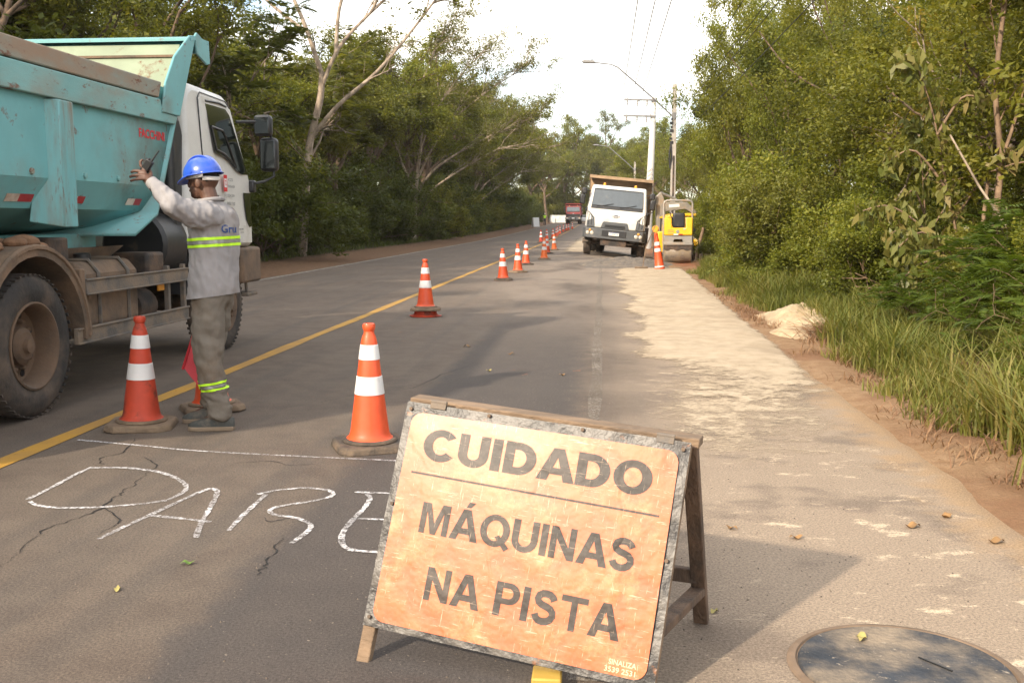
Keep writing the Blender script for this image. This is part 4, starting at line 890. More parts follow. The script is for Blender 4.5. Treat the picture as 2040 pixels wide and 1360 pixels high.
def dump_truck(name, loc, rot, label, cab_mat, body, band, inside, near=False, roll=0., front_dark=False, low=0.):
    t = empty(name, loc, rot); t.rotation_mode = 'XYZ'
    # --- cab
    prof = [(-.80, 1.12), (-.66, 2.62), (-.60, 2.74), (-.46, 2.81), (.44, 2.79), (.56, 2.75), (.66, 2.66), (.94, 1.92), (.985, 1.80), (1.02, 1.45), (1.0, 1.10)]
    n = len(prof); mb = MB(); V = [(s * cw(z), y, z) for s in (-1, 1) for y, z in prof]
    mb.add(V, [tuple(range(n)), tuple(range(n, 2 * n))[::-1]] + [(i, (i + 1) % n, n + (i + 1) % n, n + i) for i in range(n)])
    cab = mb.build('cab', cab_mat, t, bevel=.075, seg=4)
    dpoly = [(-.31, 1.15), (-.31, 2.66), (-.24, 2.71), (.44, 2.70), (.55, 2.64), (.87, 1.90), (.93, 1.75), (.94, 1.15)]
    gpoly = [(-.16, 2.63), (.42, 2.63), (.52, 2.57), (.855, 1.93), (.66, 1.925), (.52, 1.96), (.36, 2.04), (.18, 2.10), (.0, 2.12), (-.05, 2.14)]
    ipoly = [(-.08, 2.40), (.24, 2.38), (.30, 2.32), (.50, 1.99), (.38, 2.06), (.18, 2.13), (-.02, 2.16)]
    for s in (1, -1):
        sp_ = lambda y, z, o, s=s: (s * (cw(z) + o), y, z)
        d = MB(); d.prism(dpoly, sp_, -.02, .010); do = d.build('door', cab_mat, t, bevel=.006)
        g = MB(); g.prism(gpoly, sp_, .004, .013); g.build('door_window', 'dark_glass', do)
        f = MB(); fr = [ipoly[i] for i in range(len(ipoly))]; f.tube([sp_(y, z, .016) for y, z in fr + fr[:1]], .013, 6, cap=False); f.build('window_frame', 'black_plastic', do)
        q = MB(); q.prism([(.70, 1.72), (.92, 1.72), (.93, 1.34), (.86, 1.33), (.77, 1.42), (.73, 1.55)], sp_, .004, .013); q.build('low_window', 'dark_glass', do)
        h = MB(); h.box(sp_(-.20, 1.66, .025), (.025, .16, .035)); h.build('handle', 'black_plastic', do, bevel=.008)
        seam = MB(); seam.tube([sp_(y, z, .003) for y, z in ((-.33, 1.15), (-.33, 2.67), (-.25, 2.735), (.46, 2.72), (.58, 2.65))], .006, 5); seam.build('door_seam', 'radio_black', cab)
        gu = MB(); gu.tube([sp_(-.15, 2.66, .01), sp_(.2, 2.675, .025), sp_(.45, 2.66, .01)], .012, 6); gu.build('rain_gutter', 'black_plastic', cab)
        # mirrors
        mr = MB(); mr.box((s * 1.33, .98, 2.50), (.21, .13, .24)); mo = mr.build('mirror', 'black_plastic', t, bevel=.045, seg=3)
        m2 = MB(); m2.box((s * 1.33, .912, 2.50), (.165, .008, .19)); m2.build('mirror_glass', 'mirror', mo, bevel=.02)
        mr = MB(); mr.box((s * 1.37, 1.05, 2.17), (.21, .14, .39)); mo = mr.build('mirror', 'black_plastic', t, bevel=.05, seg=3)
        m2 = MB(); m2.box((s * 1.37, .977, 2.17), (.165, .008, .32)); m2.build('mirror_glass', 'mirror', mo, bevel=.02)
        ar = MB(); ar.tube([(s * 1.10, .72, 2.52), (s * 1.26, .92, 2.54), (s * 1.4, 1.0, 2.5), (s * 1.42, 1.05, 2.1), (s * 1.42, 1.04, 1.92), (s * 1.32, 1.0, 1.86), (s * 1.14, .93, 1.82)], .017, 7); ar.build('mirror_arm', 'black_plastic', t)
        br = MB(); br.box((s * 1.19, .93, 1.80), (.08, .1, .14)); br.build('mirror_bracket', 'black_plastic', t, bevel=.02)
        # wheel arch, step
        a = MB(); P = arc(0, .52, .62, 20, 168, 14) + arc(0, .52, .66, 168, 20, 14); a.prism(P, lambda y, z, x, s=s: (s * x, y, z), .80, 1.20); a.build('wheel_arch', 'black_plastic', t)
        st = MB(); st.box((s * 1.10, .80, .56), (.22, .34, .04)); st.tube([(s * 1.16, .72, .56), (s * 1.16, .70, .82)], .02, 6); st.build('step', 'rail_metal', t, bevel=.01)
        wheel(t, s, 0., 1.20, False); wheel(t, s, -3.84, 1.24, True, True); wheel(t, s, -5.20, 1.24, True, True)
    # --- front face
    wy = lambda z: .66 + (2.66 - z) * .28 / .74
    def fr_(x, z, o): return (x, (wy(z) if z > 1.92 else .94 + (1.92 - z) * .06 / .47 if z > 1.45 else 1.0) + o, z)
    pan = 'radio_black' if front_dark else 'black_plastic'
    w = MB(); w.prism([(-1.0, 1.98), (1.0, 1.98), (.95, 2.62), (.88, 2.66), (-.88, 2.66), (-.95, 2.62)], fr_, -.02, .022); wo_ = w.build('windshield', 'windshield', t)
    e = MB(); e.tube([fr_(x, z, .02) for x, z in ((-1.0, 1.98), (1.0, 1.98), (.95, 2.63), (-.95, 2.63), (-1.0, 1.98))], .022, 6); e.build('windshield_seal', 'black_plastic', wo_)
    for x0, x1 in ((-.75, -.1), (.15, .8)):
        e = MB(); e.tube([fr_(x1, 1.95, .05), fr_((x0 + x1) / 2, 2.01, .045), fr_(x0, 2.09, .04)], .012, 5); e.build('wiper', 'black_plastic', t)
    e = MB(); e.prism([(-1.02, 1.86), (1.02, 1.86), (1.0, 1.97), (-1.0, 1.97)], fr_, .0, .03); e.build('scuttle_panel', pan, t)
    if front_dark: e = MB(); e.prism([(-1.05, 1.2), (1.05, 1.2), (1.0, 1.56), (-1.0, 1.56)], fr_, .0, .035); e.build('front_panel', 'radio_black', t)
    for s in (1, -1):
        e = MB(); e.prism([(s * .80, 1.14), (s * 1.12, 1.14), (s * 1.14, 1.76), (s * 1.05, 1.72), (s * .83, 1.50)], fr_, .0, .028); eo = e.build('corner_vent', 'grey_plastic', t, bevel=.01)
        for q in (.92, 1.03): e = MB(); e.prism([(s * q, 1.2), (s * (q + .03), 1.2), (s * (q + .045), 1.62), (s * (q + .015), 1.62)], fr_, .026, .034); e.build('vent_slot', 'radio_black', eo)
    e = MB(); e.prism([(-.56, 1.12), (.56, 1.12), (.50, 1.34), (.45, 1.38), (-.45, 1.38), (-.50, 1.34)], fr_, .0, .02); go = e.build('grille', 'grey_plastic', t, bevel=.01)
    e = MB(); e.prism([(-.42, 1.15), (.42, 1.15), (.38, 1.26), (-.38, 1.26)], fr_, .018, .026); e.build('grille_slot', 'radio_black', go)
    e = MB(); e.lathe([(0, .0), (.155, .0), (.165, .012), (.16, .022), (.0, .03)], 28, axis='Y'); bo = e.build('badge', 'chrome', t); bo.location = fr_(0, 1.60, .0); bo.scale = (1, 1, .45)
    e = MB(); e.lathe([(0, .02), (.14, .02), (.135, .034), (0, .036)], 28, axis='Y'); b2 = e.build('badge_face', 'print_grey', bo)
    sc_ = mesh_obj('badge_script', text_mesh('Ford', (.105, -.105, -.085, .085), lambda u, v_: (u, .038, v_), .008), 'print_white', bo)
    # bumper
    bz = 0.; e = MB(); P = [(-1.24, .42), (-1.24, 1.0), (-1.12, 1.22), (-.5, 1.28), (.5, 1.28), (1.12, 1.22), (1.24, 1.0), (1.24, .42)]
    P2 = P + [(.95, .42), (.95, 1.0), (-.95, 1.0), (-.95, .42)]
    e.prism(P2, lambda x, y, z: (x, y, z), .70, 1.10); bu = e.build('bumper', 'grey_plastic' if not near else 'muddy_metal', t, bevel=.03)
    e = MB(); e.box((0, 1.285, .93), (.95, .03, .24)); e.build('bumper_recess', 'black_plastic', bu, bevel=.01)
    pl = MB(); pl.box((0, 1.305, .92), (.40, .012, .13)); po = pl.build('licence_plate', 'print_white', bu, bevel=.004)
    mesh_obj('plate_number', text_mesh('IYA0E14', (.17, -.17, .885, .935), lambda u, v_: (u, 1.313, v_), .01), 'print_black', po)
    e = MB(); e.box((0, 1.3125, .971), (.38, .004, .022)); e.build('plate_stripe', 'print_blue', po)
    for s in (1, -1):
        for dx, dz, r_, mt in ((.86, .90, .075, 'lamp_glass'), (1.03, .90, .065, 'lamp_glass'), (.95, 1.01, .045, 'amber')):
            e = MB(); e.lathe([(0, .03), (r_ * .6, .026), (r_, .01), (r_ * 1.1, -.02)], 16, (s * dx, 1.235, dz), 'Y'); e.build('headlight' if mt == 'lamp_glass' else 'indicator', mt, t)
    e = MB(); e.box((0, 1.0, .58), (1.0, .3, .26)); e.build('radiator_guard', 'chassis', t); 
    for ya in (0, -3.84, -5.2): e = MB(); e.tube([(-1.1, ya, .51), (1.1, ya, .51)], .085, 8); e.build('axle', 'chassis', t)
    for x in (-.62, .62): e = MB(); e.lathe([(0, .12), (.05, .1), (.055, 0)], 10, (x, .1, 2.79)); e.build('marker_lamp', 'amber', t)
    # --- chassis
    for s in (-1, 1): e = MB(); e.box((s * .42, -2.9, .98), (.09, 7.6, .26)); e.build('chassis_rail', 'chassis', t)
    for y in (-6.5, -4.5, -2.4, -1.2): e = MB(); e.box((0, y, .98), (.75, .12, .2)); e.build('cross_member', 'chassis', t)
    e = MB(); e.prism([(-.62, .95), (-.62, 2.25), (-.72, 2.45), (-.95, 2.45), (-.95, .95)], lambda y, z, x: (x, y, z), .35, 1.05); e.build('air_intake', 'black_plastic', t, bevel=.06, seg=3)
    e = MB(); e.lathe([(.0, -.28), (.30, -.28), (.33, -.24), (.33, .24), (.30, .28), (0, .28)], 24, (.78, -1.02, 1.18), 'Y'); e.build('air_filter', 'black_plastic', t)
    # --- tipper body
    yf = lambda z: -1.79 + (z - 1.47) * .545 if z >= 1.47 else -1.79 - (1.47 - z) * 2.6
    half = [(1.22, 2.63), (1.22, 2.31), (1.22, 1.72), (1.10, 1.50), (.80, 1.36), (.4, 1.30), (0, 1.29)]; sec = half + [(-x, z) for x, z in half[-2::-1]]
    ysn = 7; e = MB(); V = []
    for k in range(ysn):
        for x, z in sec: u = k / (ysn - 1); V.append((x, -6.5 + (yf(z) + 6.5) * u, z))
    m_ = len(sec); e.add(V, [(k * m_ + i, k * m_ + i + 1, (k + 1) * m_ + i + 1, (k + 1) * m_ + i) for k in range(ysn - 1) for i in range(m_ - 1)])
    tub = e.build('tipper_body', body, t, smooth=20); so = tub.modifiers.new('solid', 'SOLIDIFY'); so.thickness = .045; so.offset = -1
    e = MB(); zz = [1.29, 1.47, 2.3, 3.16]; V = [(x, yf(z) + .01, z) for z in zz for x in (-1.255, 1.255)]; e.add(V, [(2 * i, 2 * i + 1, 2 * i + 3, 2 * i + 2) for i in range(3)])
    hb = e.build('headboard', body, t, smooth=20); so = hb.modifiers.new('solid', 'SOLIDIFY'); so.thickness = .03; so.offset = 0
    e = MB(); zz = [2.0, 2.5, 3.10]; V = [(x, yf(z) - .045, z) for z in zz for x in (-1.20, 1.17)]; e.add(V, [(2 * i, 2 * i + 1, 2 * i + 3, 2 * i + 2) for i in range(2)]); e.build('headboard_liner', inside, hb)
    e = MB(); e.box((0, yf(2.98) - .06, 2.98), (2.36, .022, .022)); e.build('liner_seam', 'muddy_metal', hb)
    e = MB(); e.prism([(yf(3.16) - .10, 3.13), (yf(3.16) - .10, 3.155), (yf(3.16) + .02, 3.19), (yf(3.16) + .36, 3.20), (yf(3.16) + .37, 3.08), (yf(3.16) + .34, 3.08), (yf(3.16) + .33, 3.165), (yf(3.16) + .02, 3.155)], lambda y, z, x: (x, y, z), -1.29, 1.29); e.build('cab_shield', body, t)
    for s in (1, -1):
        e = MB(); e.prism([(-6.52, 2.30), (-1.36, 2.30), (-1.30, 2.38), (-1.62, 2.39), (-1.66, 2.50), (-6.52, 2.50)], lambda y, z, x, s=s: (s * x, y, z), 1.19, 1.272); e.build('side_rail', band, t, bevel=.008)
        e = MB(); e.prism([(-6.52, 2.512), (-1.665, 2.512), (-1.60, 2.66), (-6.52, 2.66)], lambda y, z, x, s=s: (s * x, y, z), 1.185, 1.262); e.build('top_rail', band, t, bevel=.012)
        e = MB(); e.prism([(-1.655, 2.385), (-1.27, 2.385), (yf(3.16) + .03, 3.16), (yf(3.16) + .03, 3.20), (yf(3.16) - .10, 3.18), (-1.34, 2.93), (-1.56, 2.66)], lambda y, z, x, s=s: (s * x, y, z), 1.262, 1.285); e.build('corner_gusset', body, t, bevel=.008)
        e = MB(); yv = yf(3.16); e.prism([(yv + .02, 3.20), (yv + .06, 3.235), (yv + .36, 3.15), (yv + .38, 2.98), (yv + .30, 2.96), (yv + .05, 3.03)], lambda y, z, x, s=s: (s * x, y, z), 1.27, 1.292); e.build('shield_wing', body, t, bevel=.006)
        for y in (-3.355, -5.35):
            e = MB(); e.add([(s * 1.215, y - .19, 2.295), (s * 1.29, y - .10, 2.295), (s * 1.29, y + .10, 2.295), (s * 1.215, y + .17, 2.295), (s * 1.10, y - .26, 1.40), (s * 1.29, y - .10, 1.36), (s * 1.29, y + .10, 1.36), (s * 1.10, y + .17, 1.40)], ((0, 1, 2, 3), (4, 7, 6, 5), (0, 4, 5, 1), (1, 5, 6, 2), (2, 6, 7, 3), (3, 7, 4, 0)))
            e.build('side_rib', 'teal_rib' if near else body, t, bevel=.01)
        for y0, wa, wb in ((-3.80, .16, .18), (-3.0, .13, .12), (-2.01, .14, .13)):
            for a, b_, mt in ((y0 - wa, y0, 'white_reflect'), (y0, y0 + wb, 'red_reflect')):
                e = MB(); f_ = lambda y, z, o, s=s: (s * (1.22 - (1.72 - z) * .545 + o), y, z); e.prism([(a, 1.545), (b_, 1.545), (b_, 1.60), (a, 1.60)], f_, .003, .006); e.build('reflector', mt, t)
        for y in (-4.6, -3.75, -3.0, -2.45, -1.95):
            e = MB(); e.lathe([(0, .02), (.022, .016), (.026, 0)], 8, (1.22 * s, y, 1.76), 'X'); e.build('side_bolt', band, t)
    e = MB(); e.box((0, -4.2, 1.22), (1.5, 4.5, .16)); e.build('subframe', body, t, bevel=.01)
    # --- between the axles
    for s in (1, -1):
        P = arc(-3.84, .52, .64, -2, 182, 18) + arc(-3.84, .52, .72, 182, -2, 18); e = MB(); e.prism(P, lambda y, z, x, s=s: (s * x, y, z), .66, 1.275); fo = e.build('mudguard', 'muddy_metal', t)
        e = MB(); e.tube([(s * 1.27, y, z) for y, z in arc(-3.84, .52, .705, 0, 180, 18)], .022, 6); e.build('mudguard_lip', 'muddy_metal', fo)
        P = arc(-5.20, .52, .64, 2, 182, 14) + arc(-5.20, .52, .72, 182, 2, 14); e = MB(); e.prism(P, lambda y, z, x, s=s: (s * x, y, z), .66, 1.275); e.build('mudguard', 'muddy_metal', t)
        e = MB(); e.box((s * .98, -3.16, .78), (.55, .07, .52)); e.build('mud_flap', 'muddy_metal', fo, bevel=.015)
        for z, y0, y1 in ((.893, -3.12, -1.14), (.52, -3.28, -1.16)):
            e = MB(); e.box((s * 1.235, (y0 + y1) / 2, z), (.035, y1 - y0, .125)); e.box((s * 1.255, (y0 + y1) / 2, z + .056), (.02, y1 - y0, .014)); e.box((s * 1.255, (y0 + y1) / 2, z - .056), (.02, y1 - y0, .014)); e.build('side_guard_rail', 'rail_metal', t, bevel=.004)
        for y in (-1.16, -1.52, -3.08): e = MB(); e.box((s * 1.20, y, .73), (.045, .05, .52)); e.build('guard_post', 'rail_metal', t, bevel=.005)
        e = MB(); P = [(.58, .55), (.66, .46), (1.06, .46), (1.14, .55), (1.14, .98), (1.06, 1.08), (.66, 1.08), (.58, .98)]; e.prism(P, lambda x, z, y, s=s: (s * x, y, z), -2.95, -1.98); tk = e.build('fuel_tank', 'steel_grey' if not near else 'muddy_metal', t, bevel=.04, seg=3)
        for y in (-2.72, -2.2): e = MB(); P3 = [(a * 1.012 - .008, b_) for a, b_ in P]; e.tube([(s * (a + (.008 if a > .86 else -.008)), y, b_ + (.008 if b_ > .77 else -.008)) for a, b_ in P + P[:1]], .018, 6, cap=False); e.build('tank_strap', 'rail_metal', tk)
        e = MB(); e.lathe([(.07, 0), (.07, .05), (.05, .06), (0, .06)], 14, (s * .9, -2.5, 1.08)); e.build('tank_cap', 'black_plastic', tk)
        e = MB(); e.lathe([(.0, -.19), (.15, -.17), (.17, -.12), (.17, .12), (.15, .17), (0, .19)], 18, (s * .95, -1.68, .62), 'Y'); e.build('air_tank', 'chassis', t)
        e = MB(); e.box((s * .98, -1.62, 1.02), (.34, .36, .20)); e.build('battery_box', 'chassis', t, bevel=.03)
        e = MB(); e.box((s * 1.19, -1.64, .80), (.02, .13, .07)); e.build('side_marker', 'amber', t, bevel=.006)
        e = MB(); e.prism([(-3.1, 1.18), (-1.6, 1.18), (-1.95, .98), (-3.1, .98)], lambda y, z, x, s=s: (s * (.70 + (z - .98) * .5 + x), y, z), 0, .03); e.build('splash_plate', 'muddy_metal', t)
        e = MB(); e.box((s * .85, -3.22, 1.18), (.5, .30, .20)); e.build('tool_box', 'chassis', t, bevel=.02)
    e = MB(); e.tube([(.55, -1.80, 1.42), (.95, -1.72, 1.42)], .035, 8); e.lathe([(.08, 0), (.08, .1)], 10, (.55, -1.76, 1.42), 'X'); e.build('hinge_pin', body, t)
    return tag(t, label, 'dump truck', 'dump trucks')
near = dump_truck('dump_truck', (-5.27, 10.72, 0), (0, 0, 0), 'turquoise rust-streaked dump truck with white cab passing behind the worker', 'white_paint', 'teal_paint', 'teal_muddy', 'teal_inside', near=True)
def side(u, v_): return (1.2232, u, v_)
o = mesh_obj('maker_lettering', text_mesh('FACCHINI', (-2.02, -1.50, 2.135, 2.215), side, .03), 'print_red', near)
dside = lambda o: (lambda u, v_: (cw(v_) + o, u, v_))
e = MB(); e.prism([(.09, 1.72), (.19, 1.72), (.19, 1.90), (.09, 1.90)], lambda y, z, x: (cw(z) + x, y, z), .0105, .012); eo = e.build('door_sign', 'print_red', near)
e = MB(); e.prism([(.105, 1.765), (.175, 1.765), (.175, 1.86), (.105, 1.86)], lambda y, z, x: (cw(z) + x, y, z), .0122, .013); e.build('sign_field', 'print_white', eo)
mesh_obj('sign_mark', text_mesh('TC', (.118, .162, 1.785, 1.845), dside(.0135), .03), 'print_red', eo)
for txt, bx in (('W COSTA', (.215, .37, 1.835, 1.87)), ('TERRAPLANAGEM', (.20, .41, 1.765, 1.795)), ('(51) 3524 3304', (.09, .40, 1.655, 1.695)), ('99850 7180', (.17, .41, 1.57, 1.61)), ('TARA 9800', (.50, .66, 1.30, 1.32)), ('LOT 14200', (.56, .66, 1.265, 1.28))):
    mesh_obj('door_lettering', text_mesh(txt, bx, dside(.0112), .012), 'print_grey', near)
# soil heaped in the tipper
def heap(parent, name, y0, y1, x0, x1, zf, mat, label, seed):
    mb = MB(); mb.grid(lambda u, w: (x0 + (x1 - x0) * u, y0 + (y1 - y0) * w, zf(u, w) + .09 * noise.fractal(((x0 + (x1 - x0) * u) * 2.6, w * 9, seed), .8, 2.1, 4)), 26, 50)
    o = mb.build(name, mat, None, smooth=60); o.location = parent.location; o.rotation_euler = parent.rotation_euler; return tag(o, label, 'soil')
heap(near, 'soil_load', -6.4, -1.62, -1.16, 1.17, lambda u, w: 2.56 + .30 * math.sin(math.pi * min(1, u * 1.0)) ** .6 * (1 - w) ** .5 + .16 * (1 - w) - .62 * max(0, w - .45) ** 1.2 - .05 * (u > .93), 'mud_cake', 'brown soil heaped in the turquoise tipper', 1.)
r3 = random.Random(9)
for k in range(10):
    e = MB(); y = -4.25 + k * .09 + r3.uniform(-.03, .03); zc = .52 + math.sqrt(max(.05, .72 ** 2 - (y + 3.84) ** 2)); s_ = r3.uniform(.04, .09)
    e.ell((r3.uniform(.95, 1.22), y, zc + s_ * .3), (s_ * 1.5, s_ * 1.3, s_ * .7), 10, 6); mo = e.build('mud_clod', 'mud_cake', near); d = mo.modifiers.new('d', 'SUBSURF'); d.levels = d.render_levels = 1
# the parked white truck stands in the dip, leaning to its own left
wt = dump_truck('dump_truck', (.42, 41.3, -.075), (0, R(-5.6), R(180 - 3.0)), 'white dump truck with brown body parked on the shoulder facing the camera', 'cab_white', 'brown_body', 'brown_body', 'brown_body')
heap(wt, 'soil_load', -6.3, -1.4, -1.1, 1.1, lambda u, w: 2.9 + .38 * math.sin(math.pi * u) * math.sin(math.pi * min(1, w + .12)), 'mud_cake', 'dark brown load rising above the white truck headboard', 4.)
rt = dump_truck('dump_truck', (-4.55, 160, float(gh(-4.5, 160))), (0, 0, R(180)), 'small red dump truck far down the road', 'red_paint', 'red_paint', 'red_paint', 'red_paint', front_dark=True)
# ------------------------------------------------------------------ traffic cones
def cone_mesh():
    d = {}
    mb = MB(); h = .225; P = [(-h + .07, -h), (h - .07, -h), (h, -h + .07), (h, h - .07), (h - .07, h), (-h + .07, h), (-h, h - .07), (-h, -h + .07)]
    mb.prism(P, lambda x, y, z: (x * (1 - (z > .03) * .06), y * (1 - (z > .03) * .06), z), 0, .045); d['base'] = (mb, 'rubber_base', .012)
    mb = MB(); mb.lathe([(.165, .04), (.172, .052), (.165, .064), (.15, .066)], 32); d['base_ring'] = (mb, 'rubber_base', 0)
    mb = MB(); mb.lathe([(.150, .048), (.156, .056), (.148, .064), (.132, .075), (.122, .10), (.116, .14), (.099, .27), (.074, .46), (.050, .65), (.041, .685), (.033, .70), (.031, .715), (.038, .728), (.040, .748), (.035, .760), (.022, .762), (.020, .72), (.0, .70)], 36); d['body'] = (mb, 'cone_orange', 0)
    r_ = lambda z: float(np.interp(z, [.14, .27, .46, .65], [.116, .099, .074, .050]))
    for a, b in ((.335, .445), (.545, .635)):
        mb = MB(); mb.lathe([(r_(a) + .0005, a), (r_(a) + .003, a + .002), (r_(b) + .003, b - .002), (r_(b) + .0005, b)], 36); d['band%d' % int(a * 100)] = (mb, 'cone_white', 0)
    return {k: (v[0].mesh(k, 35), v[1], v[2]) for k, v in d.items()}
CM = cone_mesh()
def cone(x, y, rot, label, body='cone_orange', base='rubber_base', z=0., tilt=(0, 0), s=1.):
    q = math.sin(x * 37 + y * 11); t = empty('traffic_cone', (x, y, float(gh(x, y)) + z), (R(1.3) * q, R(1.3) * math.sin(y * 23), rot)); t.scale = (s, s, s * (1 + .03 * q))
    for k, (me_, mt, bv) in CM.items():
        nm = {'base': 'base', 'base_ring': 'base_ring', 'body': 'cone_body'}.get(k, 'white_band')
        o = mesh_obj(nm, me_, mt, t); mt2 = body if k == 'body' else base if k.startswith('base') else mt
        o.material_slots[0].link = 'OBJECT'; o.material_slots[0].material = M[mt2]
        if bv: b = o.modifiers.new('bevel', 'BEVEL'); b.width = bv; b.segments = 2
    return tag(t, label, 'traffic cone', 'orange and white traffic cones')
cone(-3.15, 6.62, R(14), 'dirty orange cone on a tan base between the truck wheel and the worker', 'cone_dirty', 'rubber_tan')
cone(-2.915, 7.30, R(32), 'cone half hidden behind the worker legs', 'cone_orange', 'rubber_tan')
cone(-1.44, 6.14, R(24), 'clean bright cone on a black base beside the warning board', 'cone_orange', 'rubber_base')
cone(-2.59, 14.75, R(8), 'cone standing on a squashed orange cone foot', 'cone_orange', 'rubber_tan', z=.09)
mb = MB(); mb.lathe([(.0, 0), (.235, 0), (.24, .01), (.19, .022), (.17, .04), (.158, .09), (.14, .095), (.0, .094)], 28); o = mb.build('cone_foot', 'cone_dirty', None); o.location = (-2.59, 14.75, .003); tag(o, 'flat round orange cone foot lying under a stacked cone', 'cone foot')
for i, (x, y, r_, b, l) in enumerate(((-2.31, 23.7, 5, 'cone_orange', 'first of the three middle cones, nearest the stacked cone'), (-2.26, 27.3, 40, 'cone_orange', 'second of the three middle cones, leading to the far line'), (-2.40, 32.0, 20, 'cone_orange', 'third of the three middle cones, just beside the yellow line'),
        (-2.06, 36.2, 11, 'cone_light', 'light orange cone in front of the far cone row'), (-2.28, 42.3, 30, 'cone_orange', 'cone just behind the light orange cone'), (-2.22, 47.2, 0, 'cone_light', 'second cone behind the light orange cone'), (-3.75, 62.5, 12, 'cone_dirty', 'dark cone at the left end of the far row'),
        (-3.75, 69, 30, 'cone_orange', 'far cone right after the dark one at the left end'), (-3.55, 73, 10, 'cone_orange', 'far cone third from the left end of the row'), (-3.6, 80, 22, 'cone_orange', 'far cone fourth from the left end of the row'), (-3.7, 84, 3, 'cone_orange', 'far cone fifth from the left end of the row'),
        (-3.75, 90, 35, 'cone_orange', 'far cone in the middle of the distant bunch'), (-3.8, 99, 18, 'cone_orange', 'far cone past the middle of the distant bunch'), (-3.75, 106, 8, 'cone_orange', 'second last cone of the distant bunch'), (-3.65, 110, 28, 'cone_orange', 'last cone of the distant bunch'), (-3.45, 117, 15, 'cone_orange', 'lone farthest cone in front of the red truck'))):
    cone(x, y, R(r_), l, b, 'rubber_tan' if i % 2 else 'rubber_base')
# tall slim channelizer with a warning lamp, leaning
t = empty('channelizer', (1.66, 29.6, .0), (R(0), R(-7), 0))
mb = MB(); mb.lathe([(.15, 0), (.15, .04), (.135, .06), (.115, .3), (.085, .62), (.06, .9), (.05, 1.02), (.0, 1.03)], 28); mb.build('cone_body', 'cone_orange', t)
for a, b in ((.05, .09), (.50, .60), (.68, .78)):
    rr = lambda z: np.interp(z, [0, .06, .3, .62, .9, 1.02], [.15, .135, .115, .085, .06, .05]); mb = MB(); mb.lathe([(rr(a), a), (rr(a) + .004, a + .003), (rr(b) + .004, b - .003), (rr(b), b)], 28); mb.build('white_band', 'cone_white', t)
mb = MB(); mb.lathe([(0, -.035), (.09, -.035), (.1, -.02), (.1, .02), (.09, .035), (0, .035)], 20, (0, 0, 1.15), 'Y'); lo = mb.build('warning_lamp', 'amber', t)
mb = MB(); mb.box((0, 0, 1.05), (.06, .05, .08)); mb.build('lamp_mount', 'cone_light', lo, bevel=.01)
tag(t, 'tall slim orange delineator with a round amber lamp, leaning beside the roller', 'channelizer', )
t = empty('lute_rake', (1.12, 29.3, 0.03)); mb = MB(); mb.box((0, 0, .02), (.38, .05, .05)); mb.build('rake_head', 'old_wood', t, bevel=.008)
mb = MB(); mb.tube([(.04, 0, .03), (.12, .05, .6), (.38, .12, 1.22)], .014, 7); mb.build('handle', 'old_wood', t)
tag(t, 'wooden lute rake with long handle leaning against the tall delineator', 'rake')

# ------------------------------------------------------------------ warning board
bx0, by0, bz0 = -.765, 3.118, .109; ps, tau, ro = R(-13.418), R(19.637), R(4.485)
ax = Vector((math.cos(ps), math.sin(ps), 0)); bk = Vector((-math.sin(ps), math.cos(ps), 0)); e0 = math.cos(tau) * Vector((0, 0, 1)) + math.sin(tau) * bk
ua = math.cos(ro) * ax - math.sin(ro) * e0; ue = math.cos(ro) * e0 + math.sin(ro) * ax; un = ua.cross(ue)
BL = Vector((bx0, by0, bz0))
sg = empty('warning_board', (BL.x, BL.y, 0)); Mx = Matrix((ua, ue, un)).transposed().to_4x4(); Mx.translation = BL
def bd(u, v_, w=0.): return (BL + ua * u + ue * v_ + un * w) - Vector((BL.x, BL.y, 0))
W_, H_ = .965, .745
def sheet_wave(u, v_): return .0035 * noise.noise((u * 4, v_ * 4, 2.)) + .0018 * noise.noise((u * 11, v_ * 11, 5.))
